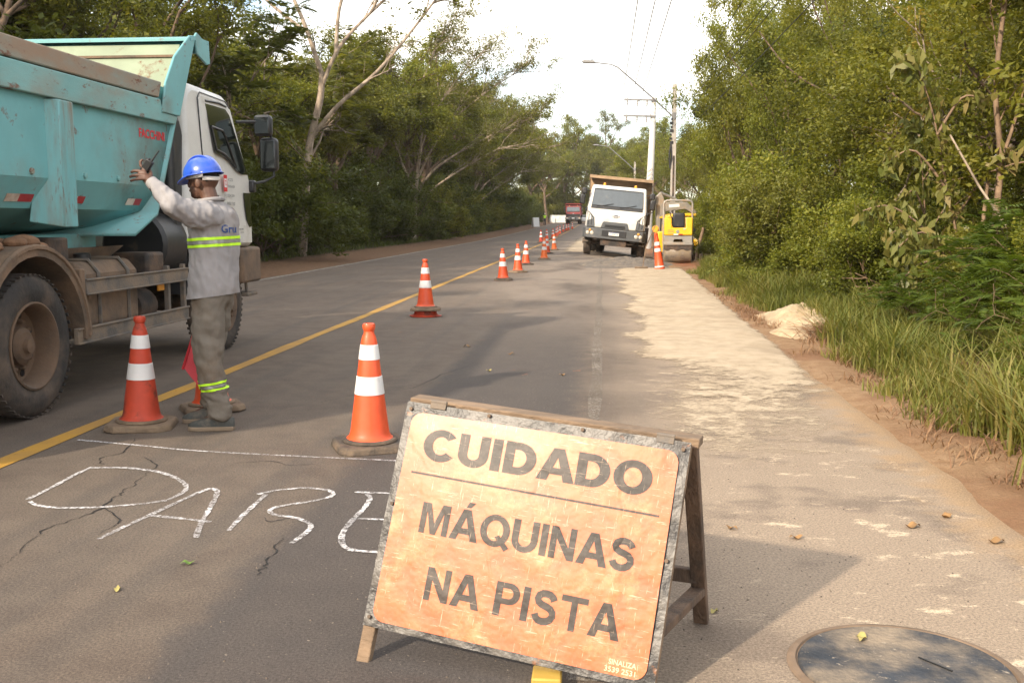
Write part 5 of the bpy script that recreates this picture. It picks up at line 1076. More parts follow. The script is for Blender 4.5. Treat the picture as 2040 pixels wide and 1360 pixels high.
def signmat(name, c, c2, film):
    m, nt, out = newmat(name)
    tc = nd(nt, 'TexCoord'); v = tc.outputs['Object']
    # creased sheeting: sharp dents plus long folds
    vor = nd(nt, 'TexVoronoi', {'feature': 'DISTANCE_TO_EDGE'}, Scale=5.5, Randomness=1.); wv = nd(nt, 'VectorMath', {'operation': 'ADD'}); nz = nd(nt, 'TexNoise', Scale=4., Detail=3.); nt.links.new(v, nz.inputs['Vector'])
    nt.links.new(v, wv.inputs[0]); nt.links.new(nz.outputs['Color'], wv.inputs[1]); nt.links.new(wv.outputs[0], vor.inputs['Vector'])
    fold = mrange(nt, vor.outputs['Distance'], 0, .09); n1 = noi(nt, v, 9, 3); n2 = noi(nt, v, 26, 4)
    ridge = mrange(nt, mth(nt, 'ABSOLUTE', mth(nt, 'SUBTRACT', noi(nt, v, 3.2, 3, .5), .5)), 0, .035); h = mth(nt, 'ADD', mth(nt, 'MULTIPLY', ridge, .10), mth(nt, 'ADD', mth(nt, 'MULTIPLY', n1, .9), mth(nt, 'MULTIPLY', n2, .12)))
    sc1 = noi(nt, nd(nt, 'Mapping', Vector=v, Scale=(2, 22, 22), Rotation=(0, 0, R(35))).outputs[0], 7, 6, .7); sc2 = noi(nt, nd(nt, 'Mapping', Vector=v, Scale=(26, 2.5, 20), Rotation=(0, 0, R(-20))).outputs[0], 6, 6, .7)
    wear = mth(nt, 'MAXIMUM', mrange(nt, sc1, .60, .67), mrange(nt, sc2, .61, .68)); glare_fade = mrange(nt, noi(nt, v, 4.2, 10, .75), .48, .64)  # mottled patches paint pale glare and fading into the colour; streaks are scratches
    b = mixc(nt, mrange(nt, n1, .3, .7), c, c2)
    b = mixc(nt, mth(nt, 'MULTIPLY', glare_fade, .6 if film else .3), b, (.60, .26, .10) if film else (.16, .11, .08)); b = mixc(nt, mth(nt, 'MULTIPLY', wear, .6 if film else .35), b, (.62, .44, .30))
    rs = mrange(nt, noi(nt, v, 15, 6, .7), .70, .73); b = mixc(nt, mth(nt, 'MULTIPLY', rs, .6), b, (.25, .09, .03))
    p = nd(nt, 'BsdfPrincipled', Base_Color=b, Roughness=.5, Specular_IOR_Level=.5 if film else .3, Coat_Weight=.25 if film else .08, Coat_Roughness=.28)
    nt.links.new(nd(nt, 'Bump', Strength=.45, Distance=.02, Height=h).outputs[0], p.inputs['Normal']); nt.links.new(p.outputs[0], out.inputs[0])
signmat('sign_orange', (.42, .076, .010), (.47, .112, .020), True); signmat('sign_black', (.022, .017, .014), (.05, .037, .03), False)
m, nt, out = newmat('sign_border'); v = coords(nt); n1 = noi(nt, v, 9, 5, .6); n2 = noi(nt, v, 60, 4); b = mixc(nt, mrange(nt, n1, .46, .60), (.016, .013, .012), (.09, .078, .066)); b = mixc(nt, mrange(nt, noi(nt, v, 13, 6, .7), .60, .68), b, (.20, .08, .03))
p = nd(nt, 'BsdfPrincipled', Base_Color=b, Roughness=.42, Metallic=0.); nt.links.new(nd(nt, 'Bump', Strength=.5, Distance=.02, Height=mth(nt, 'ADD', n1, mth(nt, 'MULTIPLY', n2, .12))).outputs[0], p.inputs['Normal']); nt.links.new(p.outputs[0], out.inputs[0])
def in_board(o): o.matrix_world = Matrix.Translation((0, 0, 0)); return o
def board_part(mb, name, mat, bevel=0., smooth=35, parent=None):
    """geometry given in board axes (u right, v up, w out)"""
    o = mb.build(name, mat, None, smooth=smooth, bevel=bevel); L = Mx.copy(); L.translation = Vector((0, 0, bz0))
    o.parent = sg if parent is None else parent
    if parent is None: o.matrix_local = L
    return o
mb = MB(); mb.grid(lambda a, b: (a * W_, b * H_, .002 + sheet_wave(a * W_, b * H_) + (.004 * noise.noise((a * 30, b * 30, 1.)) if min(a, 1 - a, b, 1 - b) < .03 else 0)), 40, 32); pn = board_part(mb, 'metal_sheet', 'sign_border')
f0, f1, g0, g1, rc_ = .030, .937, .022, .712, .04
mb = MB(); NU, NV = 54, 42
def film(a, b):
    u = f0 + a * (f1 - f0); v_ = g0 + b * (g1 - g0)
    for cu, cv in ((f0 + rc_, g0 + rc_), (f1 - rc_, g0 + rc_), (f0 + rc_, g1 - rc_), (f1 - rc_, g1 - rc_)):
        du, dv = u - cu, v_ - cv
        if du * (cu - .48) > 0 and dv * (cv - .36) > 0:
            m_ = max(abs(du), abs(dv)); q = math.hypot(du, dv)
            if q > 1e-6: u, v_ = cu + du / q * m_, cv + dv / q * m_
    return (u, v_, .0100)
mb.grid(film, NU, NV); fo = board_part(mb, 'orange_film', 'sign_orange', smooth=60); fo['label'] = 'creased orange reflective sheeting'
wfn = lambda u, v_: (u, v_, .0112)
L = Mx.copy(); L.translation = Vector((0, 0, bz0))
def letters(txt, bx, bold, w=.205):
    o = mesh_obj('lettering', sign_text(txt, bx, wfn, bold, w), 'sign_black'); o.parent = sg; o.matrix_local = L; o['label'] = 'black words ' + txt
    return o
letters('CUIDADO', (.092, .866, .560, .664), .09, .265)
letters('MÁQUINAS', (.132, .850, .325, .424), .085, .225); letters('NA PISTA', (.193, .834, .120, .224), .10, .225)
o = mesh_obj('small_lettering', text_mesh('SINALIZA', (.82, .905, .052, .068), wfn, .02), 'tape_print'); o.parent = sg; o.matrix_local = L
o = mesh_obj('small_lettering', text_mesh('3539 2531', (.81, .905, .030, .046), wfn, .02), 'tape_print'); o.parent = sg; o.matrix_local = L
mb = MB(); mb.grid(lambda a, b: wfn(.067 + a * .836, .510 - a * .006 + b * .0065), 30, 1); board_part(mb, 'divider_line', 'sign_black')
for u in (.022, W_ - .022): mb = MB(); mb.box((u, H_ / 2 - .065, -.018), (.045, H_ + .13 - .004, .030)); board_part(mb, 'front_leg', 'old_wood', .004)
for v_ in (.03, H_ - .03): mb = MB(); mb.box((W_ / 2, v_, -.016), (W_ - .10, .05, .024)); board_part(mb, 'front_rail', 'old_wood', .004)
# rear frame, hinged at the top, standing behind
hinge = Vector(bd(0, H_, -.03)); foot_dir = (bk * .62 - Vector((0, 0, 1)) * 1.0)
def rear(u, s, t=0.):
    top = Vector(bd(u, H_ + .004, -.05)); d = Vector((bk.x, bk.y, 0)) * .37; zt = top.z
    return top + Vector((d.x, d.y, -zt)) * s + bk * t
def plank(a, b, w, th, name, mat, side_dir):
    a, b = Vector(a), Vector(b); d = (b - a).normalized(); s_ = Vector(side_dir); s_ = (s_ - d * s_.dot(d)).normalized(); n_ = d.cross(s_)
    mb = MB(); V = [p + s_ * (w / 2) * i + n_ * (th / 2) * j for p in (a, b) for i, j in ((-1, -1), (1, -1), (1, 1), (-1, 1))]
    mb.add(V, ((0, 3, 2, 1), (4, 5, 6, 7), (0, 1, 5, 4), (1, 2, 6, 5), (2, 3, 7, 6), (3, 0, 4, 7))); return mb.build(name, mat, sg, bevel=.004)
plank(rear(.03, .0), rear(.03, 1.), .05, .035, 'rear_leg', 'old_wood_dark', ua); plank(rear(W_ - .012, .0), rear(W_ - .012, 1.), .05, .035, 'rear_leg', 'old_wood_dark', ua)
plank(rear(-.01, -.004, .028), rear(W_ + .02, -.004, .028), .075, .03, 'rear_top_board', 'old_wood', bk); plank(rear(.03, .72), rear(W_ - .02, .72), .05, .03, 'rear_brace', 'old_wood_dark', (0, 0, 1))
plank(Vector(bd(W_ - .03, .16, -.03)), rear(W_ - .012, .80), .03, .05, 'side_brace', 'old_wood_dark', (0, 0, 1))
for u in (.115, .885):
    mb = MB(); mb.box((u, H_ - .002, .006), (.055, .022, .006)); mb.lathe([(.007, -.028), (.007, .028)], 8, (u, H_ + .010, .004), 'X'); board_part(mb, 'hinge', 'rail_metal')
for u, v_ in ((.02, .72), (.945, .72), (.02, .40), (.945, .38), (.02, .03), (.3, .735), (.62, .735)):
    mb = MB(); mb.lathe([(.007, 0), (.006, .004), (0, .005)], 8, (u, v_, .008)); board_part(mb, 'nail_head', 'muddy_metal')
tag(sg, 'orange wooden A-frame warning board reading CUIDADO MÁQUINAS NA PISTA', 'sign board')
mb = MB(); mb.box((0, 0, .03), (.09, .10, .06)); o = mb.build('wooden_wedge', 'yellow_wood', None, bevel=.006); o.location = (-.155, 2.955, -.012); tag(o, 'yellow block under the lower edge of the warning board', 'block')

# ------------------------------------------------------------------ small things on the road
t = empty('manhole_cover', (.97, 3.17, 0)); mb = MB(); mb.lathe([(.0, .012), (.20, .013), (.305, .016), (.322, .012), (.328, .003)], 64); mb.build('lid', 'lid_steel', t)
mb = MB(); mb.lathe([(.331, .003), (.335, .010), (.352, .009), (.362, .002)], 64); mb.build('rim', 'lid_rim', t)
mb = MB(); mb.box((.1, .02, .0165), (.006, .12, .003), (0, 0, R(38))); mb.build('lifting_slot', 'radio_black', t)
tag(t, 'round dark steel manhole lid dusted with sand beside the warning board', 'manhole cover')
lf = random.Random(5)
def leaf(x, y, s, mat, label, rz, z=0.):
    mb = MB()
    def fn(u, w):
        a = (u - .5); b = (w - .5) * math.sin(math.pi * min(.98, max(.02, u))) ** .8
        return (a * s, b * s * .5, z + .004 + s * (.16 * a * a + .3 * b * b + .10 * math.sin(u * 9 + s * 90)) + .06 * s)
    mb.grid(fn, 10, 6); o = mb.build('fallen_leaf', mat, None, smooth=60); o.location = (x, y, 0); o.rotation_euler = (0, 0, rz); tag(o, label, 'leaf', 'fallen leaves on the road'); return o
leaf(.61, 4.62, .06, 'dead_leaf', 'curled brown leaf lying just right of the board leg', 2.6); leaf(.88, 4.5, .07, 'dead_leaf', 'brown leaf on the dark patch right of the board', .3)
leaf(1.45, 4.72, .09, 'dead_leaf', 'long orange-brown leaf on the shoulder above the manhole lid', .4); leaf(1.66, 4.9, .08, 'dead_leaf', 'small brown leaf farther up the shoulder near the soil edge', .9); leaf(1.75, 4.52, .09, 'dead_leaf', 'brown leaf at the soil edge of the shoulder', .3)
leaf(.885, 3.37, .065, 'yellow_leaf', 'yellow leaf lying on the manhole lid', 1.2, .014); leaf(.42, 3.60, .045, 'yellow_leaf', 'small yellow leaf behind the board right leg', 1.)
leaf(-1.70, 3.93, .06, 'green_leaf', 'small green leaf below the chalk letters', .2); leaf(-1.85, 3.62, .05, 'yellow_leaf', 'pale yellow leaf below the chalk letters', 1.9); leaf(-1.05, 9.4, .07, 'yellow_leaf', 'yellow-green leaf on the dark lane behind the board', .7)
leaf(-.95, 10.6, .09, 'dead_leaf', 'brown leaf on the dark lane farther behind the board', .2); leaf(-.35, 9.2, .07, 'dead_leaf', 'brown leaf close to the faded edge line', .5); leaf(-1.5, 11.2, .10, 'dead_leaf', 'reddish leaf on the lane near the stacked cone', 2.8)
t = empty('paper_cup', (2.66, 10.35, float(ground_z(np.array([2.66]), np.array([10.35]))[0]) + .05), (R(80), R(20), R(60))); mb = MB(); mb.lathe([(0, -.055), (.034, -.055), (.048, .05), (.051, .052), (.046, .05), (.034, -.045), (.0, -.045)], 20); mb.build('cup_wall', 'cup_white', t); tag(t, 'white throwaway cup lying in the verge grass', 'cup')
mb = MB(); mb.grid(lambda u, w: ((u - .5) * .3, (w - .5) * .05, .01 + .03 * math.sin(u * 7) * w), 12, 3); o = mb.build('paper_scrap', 'cup_white', None); o.location = (2.98, 10.1, float(ground_z(np.array([2.98]), np.array([10.1]))[0]) + .02); tag(o, 'torn pale paper strip on the verge right of the cup', 'litter')
r5 = random.Random(3); pg = MB()
for k in range(1500):
    x, y = r5.uniform(-3.2, 1.8), 2.9 + 9 * r5.random() ** 1.5
    if r5.random() > .35 + .65 * (x > .1): continue
    s_ = r5.uniform(.002, .0055); a = r5.uniform(0, 3); c_, s2 = math.cos(a) * s_, math.sin(a) * s_
    pg.add([(x + c_, y + s2, 0), (x - s2, y + c_, 0), (x - c_, y - s2, 0), (x + s2, y - c_, 0), (x, y, s_ * 1.1)], ((0, 1, 4), (1, 2, 4), (2, 3, 4), (3, 0, 4)))
pmat('pebble', (.14, .11, .085), .9, var=.6, vs=40); tag(pg.build('loose_grit', 'pebble', None, smooth=None), 'loose grit and small stones scattered on the asphalt', 'grit', kind='stuff')

# ------------------------------------------------------------------ road roller
t = empty('road_roller', (2.50, 34.3, -.03 + float(gh(2.5, 34.3))), (0, 0, R(-2)))
mb = MB(); mb.lathe([(0, -.45), (.25, -.45), (.35, -.44), (.36, -.42), (.36, .42), (.35, .44), (.25, .45), (0, .45)], 40, (0, 0, .36), 'X'); mb.build('front_drum', 'drum_steel', t)
mb = MB(); mb.lathe([(0, -.45), (.25, -.45), (.35, -.44), (.36, -.42), (.36, .42), (.35, .44), (.25, .45), (0, .45)], 40, (0, 1.35, .36), 'X'); mb.build('rear_drum', 'drum_steel', t)
mb = MB(); mb.box((0, -.02, .66), (.94, .78, .10)); mb.box((-.475, 0, .50), (.03, .5, .42)); mb.box((.475, 0, .50), (.03, .5, .42)); mb.build('drum_frame', 'steel_grey', t, bevel=.015)
mb = MB(); mb.prism([(-.46, .68), (-.17, .68), (-.13, .80), (.13, .80), (.17, .68), (.46, .68), (.46, .92), (-.46, .92)], lambda x, z, y: (x, y, z), -.38, .5); mb.build('lower_hood', 'steel_grey', t, bevel=.012)
mb = MB(); mb.prism([(-.46, .93), (.46, .93), (.46, 1.52), (.24, 1.52), (.24, 1.18), (-.22, 1.18), (-.22, 1.50), (-.46, 1.50)], lambda x, z, y: (x, y, z), -.42, .55); mb.build('hood', 'yellow_paint', t, bevel=.03)
mb = MB(); mb.box((.01, -.36, 1.42), (.40, .14, .48)); mb.build('seat_back', 'black_plastic', t, bevel=.05, seg=3); mb = MB(); mb.box((.01, -.05, 1.27), (.40, .5, .14)); mb.build('seat', 'black_plastic', t, bevel=.04)
mb = MB(); mb.box((0, .95, .85), (.86, .85, .5)); mb.build('rear_body', 'yellow_paint', t, bevel=.05)
mb = MB(); mb.tube([(-.47, .1, .66), (-.47, .1, 1.97), (-.44, .1, 2.04), (-.37, .1, 2.075), (.37, .1, 2.075), (.44, .1, 2.04), (.47, .1, 1.97), (.47, .1, .66)], .038, 10); mb.build('roll_bar', 'steel_grey', t)
mb = MB(); mb.tube([(-.1, .62, 1.2), (-.1, .45, 1.62)], .02, 6); mb.tube([(-.1 + .15 * math.cos(a), .44 + .06 * math.sin(a), 1.63 + .13 * math.sin(a)) for a in np.linspace(0, 6.28, 18)], .014, 6, cap=False); mb.build('steering_wheel', 'black_plastic', t)
mb = MB(); mb.lathe([(0, .02), (.055, .015), (.06, 0)], 16, (-.02, -.425, 1.05), 'Y'); mb.build('maker_badge', 'chrome', t); mb = MB(); mb.box((.08, -.425, .96), (.13, .01, .04)); mb.build('reflector', 'red_reflect', t); mb = MB(); mb.box((-.08, -.425, .96), (.15, .01, .04)); mb.build('warning_label', 'print_white', t)
for z in (1.10, 1.045, .99): mb = MB(); mb.box((-.24, -.424, z), (.2, .006, .014)); mb.build('printed_line', 'print_grey', t)
mb = MB(); mb.grid(lambda u, w: (-.45 + .9 * u, -.372 - .004 * math.sin(u * 20), .60 - w * (.14 + .03 * math.sin(u * 17))), 24, 4); mb.build('scraper', 'chassis', t)
mb = MB(); mb.box((.20, -.425, 1.14), (.07, .012, .04)); mb.build('work_lamp', 'lamp_glass', t)
tag(t, 'small yellow tandem road roller with grey roll bar on the shoulder', 'road roller')
# ------------------------------------------------------------------ backhoe loader behind the roller
t = empty('backhoe_loader', (2.95, 38.6, float(gh(2.9, 38.6)) - .03), (0, 0, R(8)))
mb = MB(); mb.prism([(0, .75), (.1, 1.35), (.45, 1.52), (1.5, 1.58), (1.5, .75)], lambda y, z, x: (x, y, z), -.45, .45); mb.build('hood', 'yellow_paint', t, bevel=.05)
mb = MB(); mb.prism([(-1.0, .55), (-.62, .55), (-.50, 1.25), (-.55, 1.32), (-1.02, 1.30)], lambda x, z, y: (x, y, z), -.7, -.2); mb.build('loader_bucket', 'yellow_paint', t, bevel=.03)
mb = MB(); mb.box((-.55, .3, .95), (.12, 1.4, .18), (R(12), 0, 0)); mb.box((.55, .3, .95), (.12, 1.4, .18), (R(12), 0, 0)); mb.build('loader_arms', 'yellow_paint', t, bevel=.02)
mb = MB(); mb.prism([(-.55, 1.78), (-.52, 1.86), (-.2, 1.96), (.35, 1.98), (.62, 1.96), (.62, 1.86), (-.1, 1.86), (-.4, 1.80)], lambda x, z, y: (x, y, z), .2, 1.6); mb.build('canopy', 'yellow_paint', t, bevel=.03)
for x in (-.5, .55):
    for y in (.3, 1.5): mb = MB(); mb.tube([(x, y, 1.3), (x * .96, y, 1.88)], .03, 7); mb.build('canopy_post', 'black_plastic', t)
for s in (-1, 1): 
    w = empty('wheel', (s * .75, .5, .42)); w.parent = t; mb = MB(); mb.lathe([(.2, -.14), (.38, -.15), (.43, -.1), (.43, .1), (.38, .15), (.2, .14)], 28, axis='X', close=True); mb.build('tyre', 'tyre', w); mb = MB(); mb.lathe([(0, .05), (.15, .06), (.2, .1), (.22, .1)], 24, axis='X'); mb.build('rim', 'yellow_paint', w)
def barm(P, w, name, mat='steel_grey'): mb = MB(); mb.prism(P, lambda x, z, y: (x, y, z), 2.0 - w, 2.0 + w); return mb.build(name, mat, t, bevel=.02)
bo_ = barm([(-.55, .9), (-.25, .9), (-.22, 1.9), (-.30, 2.55), (-.42, 2.82), (-.62, 2.62)], .12, 'boom'); barm([(-.42, 2.30), (-.30, 2.05), (.55, 2.15), (.95, 1.90), (1.0, 2.05), (.62, 2.42), (-.2, 2.42)], .10, 'dipper_arm')
mb = MB(); mb.tube([(-.42, 1.98, 2.78), (.15, 1.98, 2.55)], .05, 8); mb.build('ram_barrel', 'galvanised', t); mb = MB(); mb.tube([(.1, 1.98, 2.57), (.62, 1.98, 2.32)], .032, 8); mb.build('ram_rod', 'chrome', t)
mb = MB(); mb.box((.1, 1.885, 2.28), (.42, .008, .12), (0, R(-4), 0)); mb.build('arm_label', 'print_white', t)
tag(t, 'yellow backhoe loader with raised grey boom partly hidden behind the roller', 'backhoe loader')
# ------------------------------------------------------------------ far end: low wall, parked car, board
mb = MB(); mb.box((0, 0, .55), (3.2, .22, 1.3)); mb.box((0, 0, 1.24), (3.3, .3, .08)); mb.box((-1.2, -.2, .35), (.9, .3, .9)); o = mb.build('white_wall', 'cab_white', None, bevel=.03); o.location = (-7.4, 176, float(gh(-7, 176))); tag(o, 'low white wall far off left of the red truck', 'wall')
t = empty('parked_car', (-2.75, 163, float(gh(-2.7, 163))), (0, 0, R(178))); mb = MB(); mb.prism([(-2.0, .35), (-2.05, .8), (-1.5, .92), (-.9, 1.42), (.4, 1.46), (1.0, .98), (1.95, .82), (2.05, .4)], lambda y, z, x: (x, y, z), -.82, .82); mb.build('body', 'cab_white', t, bevel=.08, seg=3)
mb = MB(); mb.prism([(.42, 1.42), (.95, 1.0), (.98, 1.02), (.46, 1.45)], lambda y, z, x: (x, y, z), -.68, .68); mb.build('windshield', 'dark_glass', t)
for s in (-1, 1):
    for y in (-1.3, 1.3): mb = MB(); mb.lathe([(.15, -.09), (.30, -.09), (.32, -.05), (.32, .05), (.30, .09), (.0, .08)], 20, (s * .76, y, .32), 'X'); mb.build('wheel', 'tyre', t)
    mb = MB(); mb.box((s * .6, 2.02, .66), (.3, .04, .14)); mb.build('headlight', 'lamp_glass', t, bevel=.02)
tag(t, 'white car waiting behind the red truck far down the road', 'car')
t = empty('roadside_board', (-8.75, 134, float(gh(-8.7, 134))), (0, 0, R(25)))
for s in (-1, 1): mb = MB(); mb.box((0, s * .18, .62), (1.0, .03, 1.25), (R(s * 15), 0, 0)); mb.build('panel', 'print_white', t); 
for x in (-.45, .45):
    for s in (-1, 1): mb = MB(); mb.box((x, s * .22, .6), (.05, .05, 1.3), (R(s * 15), 0, 0)); mb.build('leg', 'old_wood', t)
tag(t, 'far white A-frame board on the left roadside', 'sign board')
# ------------------------------------------------------------------ people
def caps(mb, P, rad, n=12):
    """tapered limb with round ends"""
    P = [Vector(p) for p in P]; mb.tube(P, rad, n); rs = rad if isinstance(rad, (list, tuple)) else [rad] * len(P)
    for p, r_ in zip(P, rs): mb.ell(p, (r_, r_, r_), n, 8)
def slab(me, name, planes, off, mat, parent, cond=None):
    """a band cut out of a garment's surface and lifted by off"""
    import bmesh
    bm = bmesh.new(); bm.from_mesh(me); bm.normal_update()
    for (co, no) in planes: 
        g = bm.verts[:] + bm.edges[:] + bm.faces[:]; bmesh.ops.bisect_plane(bm, geom=g, plane_co=co, plane_no=no, clear_outer=True)
    if cond: bmesh.ops.delete(bm, geom=[f for f in bm.faces if not cond(f.calc_center_median())], context='FACES')
    bm.normal_update()
    for v_ in bm.verts: v_.co += v_.normal * off
    m2 = bpy.data.meshes.new(name); bm.to_mesh(m2); bm.free(); m2.polygons.foreach_set('use_smooth', [True] * len(m2.polygons))
    return mesh_obj(name, m2, mat, parent)
def wrinkle(me, amp, fs, seed, dirf=None):
    me.update(); N_ = [v_.normal.copy() for v_ in me.vertices]
    for v_, n_ in zip(me.vertices, N_):
        p = v_.co; q = dirf(p) if dirf else p * fs
        v_.co = p + n_ * amp * (noise.noise(Vector(q) + Vector((seed, 0, 0))) + .5 * noise.noise(Vector(q) * 2.1 + Vector((0, seed, 0))))
    me.update()
yaw = Matrix.Rotation(R(-14), 3, 'Z')
def TW(x, y, z): return yaw @ Vector((x, y, 0)) + Vector((0, 0, z))
wk = empty('person', (-2.665, 6.70, 0.0))
# one continuous skin body: head, neck, trunk, arms with hands, legs
b = MB(); hc = Vector((-.020, .0, 1.672))
def H(x, y, z): return hc + yaw @ Vector((x, y, 0)) + Vector((0, 0, z))
b.ell(H(.012, 0, .028), (.098, .076, .098), 20, 14); b.ell(H(-.035, 0, -.055), (.058, .055, .062), 16, 10); b.ell(H(-.06, 0, -.085), (.034, .036, .03), 12, 8)
b.ell(H(-.088, 0, .018), (.02, .05, .018), 10, 8); b.ell(H(-.103, 0, -.018), (.02, .015, .026), 10, 8); b.ell(H(-.094, 0, -.058), (.016, .026, .012), 10, 8)
for s in (-1, 1): b.ell(H(.014, s * .077, -.012), (.022, .010, .034), 10, 8); b.ell(H(-.082, s * .03, .0), (.012, .014, .012), 8, 6)
caps(b, [TW(.045, 0, 1.48), TW(.022, 0, 1.58), TW(.0, 0, 1.64)], [.066, .056, .058])
b.ell(TW(.05, 0, 1.33), (.10, .155, .19)); b.ell(TW(.03, 0, 1.05), (.10, .14, .18)); b.ell(TW(.03, 0, .93), (.10, .14, .10))
for s in (-1, 1): caps(b, [TW(.045, s * .1, 1.44), TW(.05, s * .17, 1.45)], [.07, .06])
SHL, ELL, WRL = Vector((.05, -.19, 1.445)), Vector((-.090, -.36, 1.515)), Vector((-.235, -.300, 1.650))
SHR, ELR, WRR = Vector((.03, .20, 1.44)), Vector((.0, .27, 1.16)), Vector((-.10, .23, .91))
caps(b, [SHL, ELL, WRL], [.055, .043, .028]); caps(b, [SHR, ELR, WRR], [.055, .042, .028])
pd = (WRL - ELL).normalized(); pc = WRL + pd * .055 + Vector((-.01, 0, .0)); 
b.ell(pc, (.030, .020, .050), 12, 8, (0, R(-48), R(10))); caps(b, [WRL, pc], [.027, .03])
FG_ = [([(-.345, -.315, 1.69), (-.398, -.325, 1.688), (-.432, -.33, 1.682), (-.452, -.33, 1.675)], .0085), ([(-.352, -.305, 1.71), (-.408, -.312, 1.714), (-.444, -.315, 1.710), (-.464, -.315, 1.702)], .0092),
       ([(-.358, -.295, 1.73), (-.410, -.298, 1.742), (-.442, -.30, 1.742), (-.458, -.30, 1.734)], .0092), ([(-.362, -.285, 1.745), (-.395, -.282, 1.782), (-.398, -.28, 1.808), (-.384, -.278, 1.820)], .009), ([(-.325, -.285, 1.69), (-.335, -.262, 1.735), (-.352, -.258, 1.765), (-.366, -.262, 1.785)], .0105)]
for P, r_ in FG_: P = [Vector(P[0]).lerp(Vector(p), .88) + Vector((.070, .005, -.010)) for p in P]; caps(b, P, [r_ * 1.35, r_ * 1.25, r_ * 1.18, r_ * 1.0], 8)
ph = WRR + (WRR - ELR).normalized() * .06; caps(b, [WRR, ph], [.026, .03])
for k in range(4): q = ph + Vector((-.01 + .0 * k, -.03 + .02 * k, -.02)); caps(b, [q, q + Vector((-.03, 0, -.03)), q + Vector((-.01, 0, -.055)), q + Vector((.012, 0, -.045))], [.0095, .009, .0085, .008], 8)
q = ph + Vector((.0, -.03, .0)); caps(b, [q, q + Vector((-.03, -.012, -.015)), q + Vector((-.035, .0, -.04))], [.011, .0105, .009], 8)
LG = {'near': [(.035, -.085, .92), (.015, -.11, .50), (.095, -.125, .10)], 'far': [(.035, .085, .92), (-.05, .10, .50), (-.075, .16, .10)]}
for P in LG.values(): caps(b, P, [.085, .058, .042]); caps(b, [P[2], Vector(P[2]) + Vector((-.12, 0, -.055))], [.04, .03])
skin = mesh_obj('body', remeshed(b, 'body', .005, 2, .4), 'skin_dark', wk)
hb_ = MB(); hb_.ell(H(.022, 0, .036), (.090, .077, .078), 16, 12); hair = mesh_obj('hair', hb_.mesh('hair', 60), 'hair_dark', wk)
# trousers
b = MB()
b.ell((.03, 0, .90), (.118, .165, .10)); caps(b, [(.035, 0, .98), (.035, 0, .90)], [.105, .11])
caps(b, [(.03, -.085, .90), (.022, -.10, .70), (.015, -.11, .50), (.05, -.12, .30), (.095, -.125, .115)], [.112, .115, .098, .086, .080]); caps(b, [(.03, .085, .90), (-.015, .09, .70), (-.05, .10, .50), (-.06, .13, .30), (-.075, .16, .12)], [.108, .11, .095, .084, .078])
tm = remeshed(b, 'trousers', .011, 5); 
def tw(p):
    k = 26 if p.z < .30 else 9
    return Vector((p.x * 9, p.y * 9, (p.z + .35 * p.x) * k))
wrinkle(tm, .016, 9, 3., tw); wrinkle(tm, .006, 1, 9., lambda p: Vector((p.x * 16 + p.z * 7, p.y * 16, p.z * 12 - p.x * 12)))
# cut the hems level
tro = slab(tm, 'trousers', [((.0, 0, .092), (-.2, 0, -1)), ((0, 0, 1.0), (0, 0, 1))], 0., 'trouser_grey', wk)
for z0, z1, mt in ((.262, .282, 'neon_tape'), (.282, .305, 'grey_tape'), (.305, .325, 'neon_tape')):
    o = slab(tro.data, 'leg_tape', [((0, 0, z0 + .003), (.16, 0, -1)), ((0, 0, z1 - .0015), (-.16, 0, 1))], .004, mt, tro)
mb = MB(); mb.add([(-.115, -.165, .86), (-.03, -.215, .86), (-.035, -.205, .70), (-.115, -.165, .70)], [(0, 1, 2, 3)])
# shirt
b = MB(); rings = [(.86, .032, .158, .208), (1.0, .038, .149, .200), (1.15, .045, .142, .196), (1.28, .052, .144, .200), (1.38, .056, .142, .198), (1.46, .052, .125, .185), (1.52, .042, .085, .13), (1.555, .034, .068, .085)]
n = 28; V = []
for z, cx, rx, ry in rings:
    for k in range(n): a = 2 * math.pi * k / n; V.append(TW(cx + rx * math.cos(a), ry * math.sin(a), z))
b.add(V, [(i * n + k, i * n + (k + 1) % n, (i + 1) * n + (k + 1) % n, (i + 1) * n + k) for i in range(len(rings) - 1) for k in range(n)] + [tuple(range(n))[::-1], tuple((len(rings) - 1) * n + k for k in range(n))])
wl = WRL + (ELL - WRL).normalized() * .03; caps(b, [SHL + Vector((.02, .05, -.01)), SHL, SHL.lerp(ELL, .5) + Vector((0, 0, -.015)), ELL, ELL.lerp(wl, .55), wl], [.10, .096, .09, .078, .062, .045], 14)
wr_ = WRR + (ELR - WRR).normalized() * .03; caps(b, [SHR + Vector((0, -.05, 0)), SHR, ELR, wr_], [.095, .088, .07, .046], 14)
shm = remeshed(b, 'shirt', .0105, 4)
def sw_(p):
    return Vector((p.x * 13, p.y * 13, p.z * 4.5)) if p.z < 1.38 else Vector((p.x * 20 + p.z * 10, p.y * 8, p.z * 9))
wrinkle(shm, .013, 1, 5., sw_); wrinkle(shm, .009, 1, 2., lambda p: Vector((p.x * 26, p.y * 15, p.z * 13 + p.x * 16)))
sh = slab(shm, 'shirt', [((0, 0, .90), (.12, 0, -1))], 0., 'shirt_grey', wk, cond=None)
for z0, z1, mt in ((1.232, 1.254, 'neon_tape'), (1.254, 1.278, 'grey_tape'), (1.278, 1.300, 'neon_tape')):
    slab(sh.data, 'shirt_tape', [((0, 0, z0 + .0015), (.06, 0, -1)), ((0, 0, z1 - .0015), (-.06, 0, 1))], .0045, mt, sh, cond=lambda c: c.y < .19 and c.x > -.18)
dgm = sh.data; bvh = BVHTree.FromPolygons([v_.co for v_ in dgm.vertices], [tuple(p.vertices) for p in dgm.polygons])
dirp = (yaw @ Vector((-.62, .78, 0))).normalized(); rt_ = dirp.cross(Vector((0, 0, 1))).normalized(); org = Vector((.255, -.30, 1.36))
